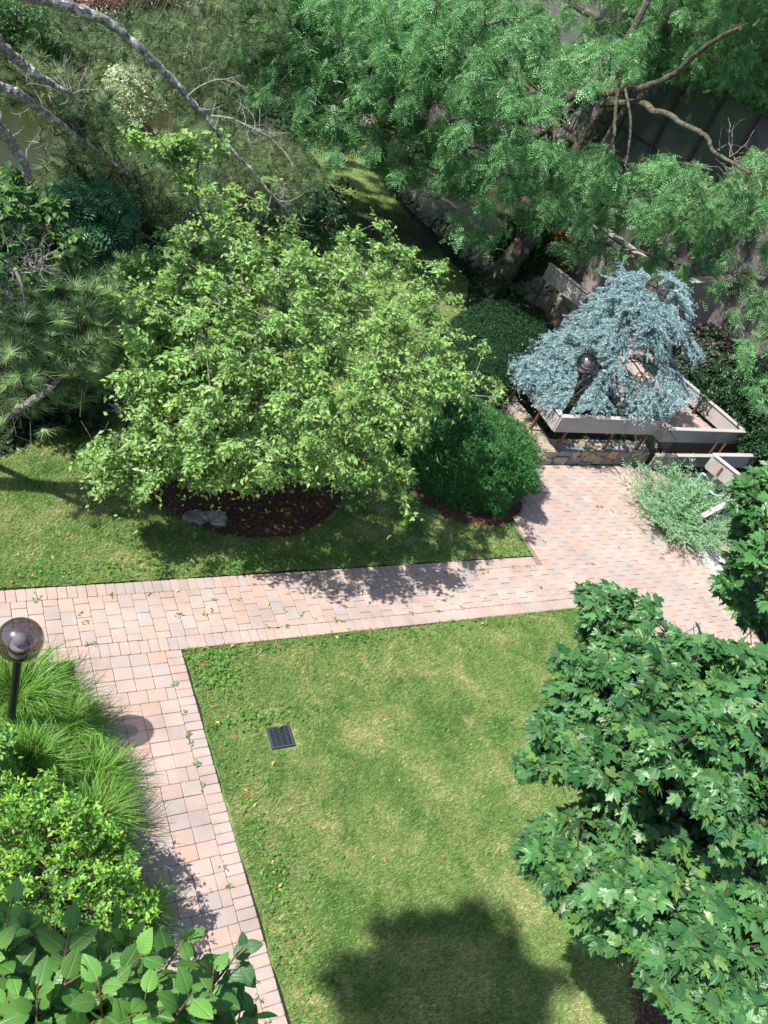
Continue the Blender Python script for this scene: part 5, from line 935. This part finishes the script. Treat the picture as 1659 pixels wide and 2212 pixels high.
# ---------------------------------------------------------------- left side trees and undergrowth
MUL = [(-60, 370), (30, 365), (80, 385), (130, 410), (140, 470), (170, 500), (190, 560), (160, 640), (110, 620), (60, 600), (40, 640), (10, 700), (-60, 720)]
exm = np.array([-1.3, 11.6, 4.2]) + norm(rng.normal(0, 1, (90, 3))) * np.array([1.6, 1.0, 1.4]) * rng.random((90, 1)) ** .4  # unseen crown clumps left of the frame, added to shade the ground there
leafy('mulberry_tree', 'broad leaved green tree at the left edge above the near pine boughs', 'tree', (.0, 10.6, 0), MUL, at_d(50, 520, 11.2), (1.15, .9, 1.0), 95, 7, .34, 8, .12, M_leafc, (.04, .13, .035), (.08, .19, .045), M_bark, trunk=[(.0, 10.6, 0), (.05, 10.4, 1.2), (.3, 10.2, 2.0), at_d(60, 520, 11.3)], tr=(.09, .07, .05, .03), extra=exm, tip=(.17, .31, .06), droop=.55, rtip=.004, wid=1.35)
DK = [(-60, 620), (40, 690), (60, 880), (130, 830), (200, 800), (250, 830), (235, 870), (190, 930), (110, 975), (0, 1000), (-60, 1010)]
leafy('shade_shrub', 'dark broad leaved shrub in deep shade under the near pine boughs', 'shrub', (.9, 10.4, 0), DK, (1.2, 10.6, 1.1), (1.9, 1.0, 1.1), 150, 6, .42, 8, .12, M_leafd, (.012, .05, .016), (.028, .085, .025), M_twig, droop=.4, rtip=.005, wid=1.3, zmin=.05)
SUM = [(130, 400), (200, 400), (250, 410), (285, 450), (260, 520), (300, 590), (250, 600), (180, 560), (150, 480)]
leafy('false_indigo', 'blue green shrub with ladder like leaves beside the pond on the left', 'shrub', (1.9, 13.6, 0), SUM, at_d(215, 480, 11.6), (.8, .7, .7), 60, 5, .4, 7, .20, M_leafl, (.035, .14, .06), (.07, .20, .09), M_twig, T=FROND, droop=.35, rtip=.005, wid=1.9)
UND = [(250, 500), (420, 500), (470, 470), (640, 400), (700, 400), (760, 480), (740, 560), (640, 560), (500, 600), (300, 620), (240, 590)]
leafy('bank_shrub', 'mid green leafy undergrowth shrub on the pond bank behind the cherry', 'shrub', (4.6, 15.6, 0), UND, (4.9, 15.4, .7), (2.4, 1.2, .8), 130, 6, .38, 8, .085, M_leafd, (.025, .09, .025), (.06, .16, .04), M_twig, rtip=.004, wid=1.2, zmin=.05)
RH = [(630, 440), (670, 405), (720, 420), (728, 470), (715, 520), (660, 530), (620, 500)]
leafy('rhododendron', 'dark glossy rhododendron on the bank right of the bare limb tip', 'shrub', (7.9, 15.2, 0), RH, at_d(675, 470, 17.5), (.75, .7, .6), 46, 6, .32, 9, .13, M_leafd, (.016, .065, .025), (.035, .11, .04), M_twig, droop=.2, rtip=.005, wid=.8, tip=(.07, .16, .06))
TL = [(-60, -30), (90, 0), (150, 50), (185, 90), (190, 130), (140, 160), (60, 150), (-60, 150)]
leafy('bank_shrub', 'big bright green rounded shrub on the far bank in the top left corner', 'shrub', (3.0, 26.2, 0), TL, (2.9, 25.8, 1.3), (2.7, 1.8, 1.5), 150, 6, .55, 9, .11, M_leafc, (.035, .13, .035), (.07, .20, .05), M_twig, rtip=.006, wid=1.2, zmin=.1)
VG = [(222, 200), (240, 150), (290, 118), (330, 145), (365, 180), (375, 215), (340, 250), (285, 265), (235, 255), (215, 225)]
leafy('variegated_dogwood', 'pale cream and green variegated shrub on the far bank', 'shrub', (5.2, 23.0, 0), VG, at_d(295, 200, 22.3), (1.6, 1.1, 1.2), 95, 6, .42, 9, .10, M_leafc, (.32, .42, .26), (.52, .58, .42), M_twig, rtip=.005, wid=1.1)
WE = [(190, 150), (215, 130), (250, 150), (240, 190), (190, 190)]
leafy('bank_shrub', 'low olive green shrub with reddish tips left of the variegated shrub', 'shrub', (4.2, 23.6, 0), WE, at_d(215, 165, 24.0), (1.0, .8, .6), 34, 6, .4, 8, .10, M_leafc, (.07, .16, .03), (.13, .2, .04), M_twig, rtip=.005, tip=(.22, .16, .05))
g = Geo(); c = at_z(238, 135, .2)
shoots('reed_clump', 'grey green reed clump on the far bank above the variegated shrub', 'reeds', (c[0], c[1], 0), 160, 1.2, .7, 2, .35, (.08, .16, .07), (.16, .24, .12), M_blade, .5, wid=.12, stem=.006)
TC = [(420, -60), (640, -60), (660, 60), (600, 110), (520, 60), (440, 30)]
leafy('dark_conifer', 'very dark tree filling the top of the frame behind the far pine', 'tree', (11.0, 33.0, 0), TC, (10.5, 32.0, 4.5), (4.5, 3, 4), 150, 6, .9, 9, .20, M_leafd, (.012, .04, .015), (.03, .07, .025), M_barkd, trunk=[(11, 33, 0), (11, 33, 3), (10.8, 32.6, 6)], tr=(.25, .2, .1), rtip=.01)
RB = [(130, -30), (200, -20), (250, -10), (270, 5), (240, 8), (180, 2)]
leafy('red_barberry', 'dark red leaved shrub beside the distant tan walk in the top left', 'shrub', (9.0, 33.4, 0), RB, at_z(235, -12, .8), (1.8, .9, .7), 40, 6, .4, 8, .10, M_leafd, (.12, .03, .035), (.22, .06, .06), M_twig, rtip=.005)
wk = [at_z(*p)[:2] for p in ((120, -25), (270, 22), (285, 34), (240, 36), (170, 12), (100, -5))]; sheet('far_walk', [tuple(p) for p in wk], .02, plain('tan_concrete', (.46, .36, .27), .9)); 
# belts of trees far behind, reading as one mass
g = Geo(); n = 60000; x = rng.uniform(-30, 60, n); y = rng.uniform(38, 60, n); P = np.c_[x, y, rng.uniform(0, 1, n) * (5 + 5 * vnoise(x, y, .25, 6))]; inst(g, *LEAF, P, norm(rng.normal(0, 1, (n, 3)) - np.array([0, .4, .3])), norm(rng.normal(0, .5, (n, 3)) + np.array([0, -.3, 1])), rng.uniform(.3, .6, n), tint(n, (.02, .06, .02), (.05, .11, .03)), 1.4)
tag(g.build('far_woods', M_leafd), 'far off dark woods closing the view behind the garden', 'woods', kind='stuff')
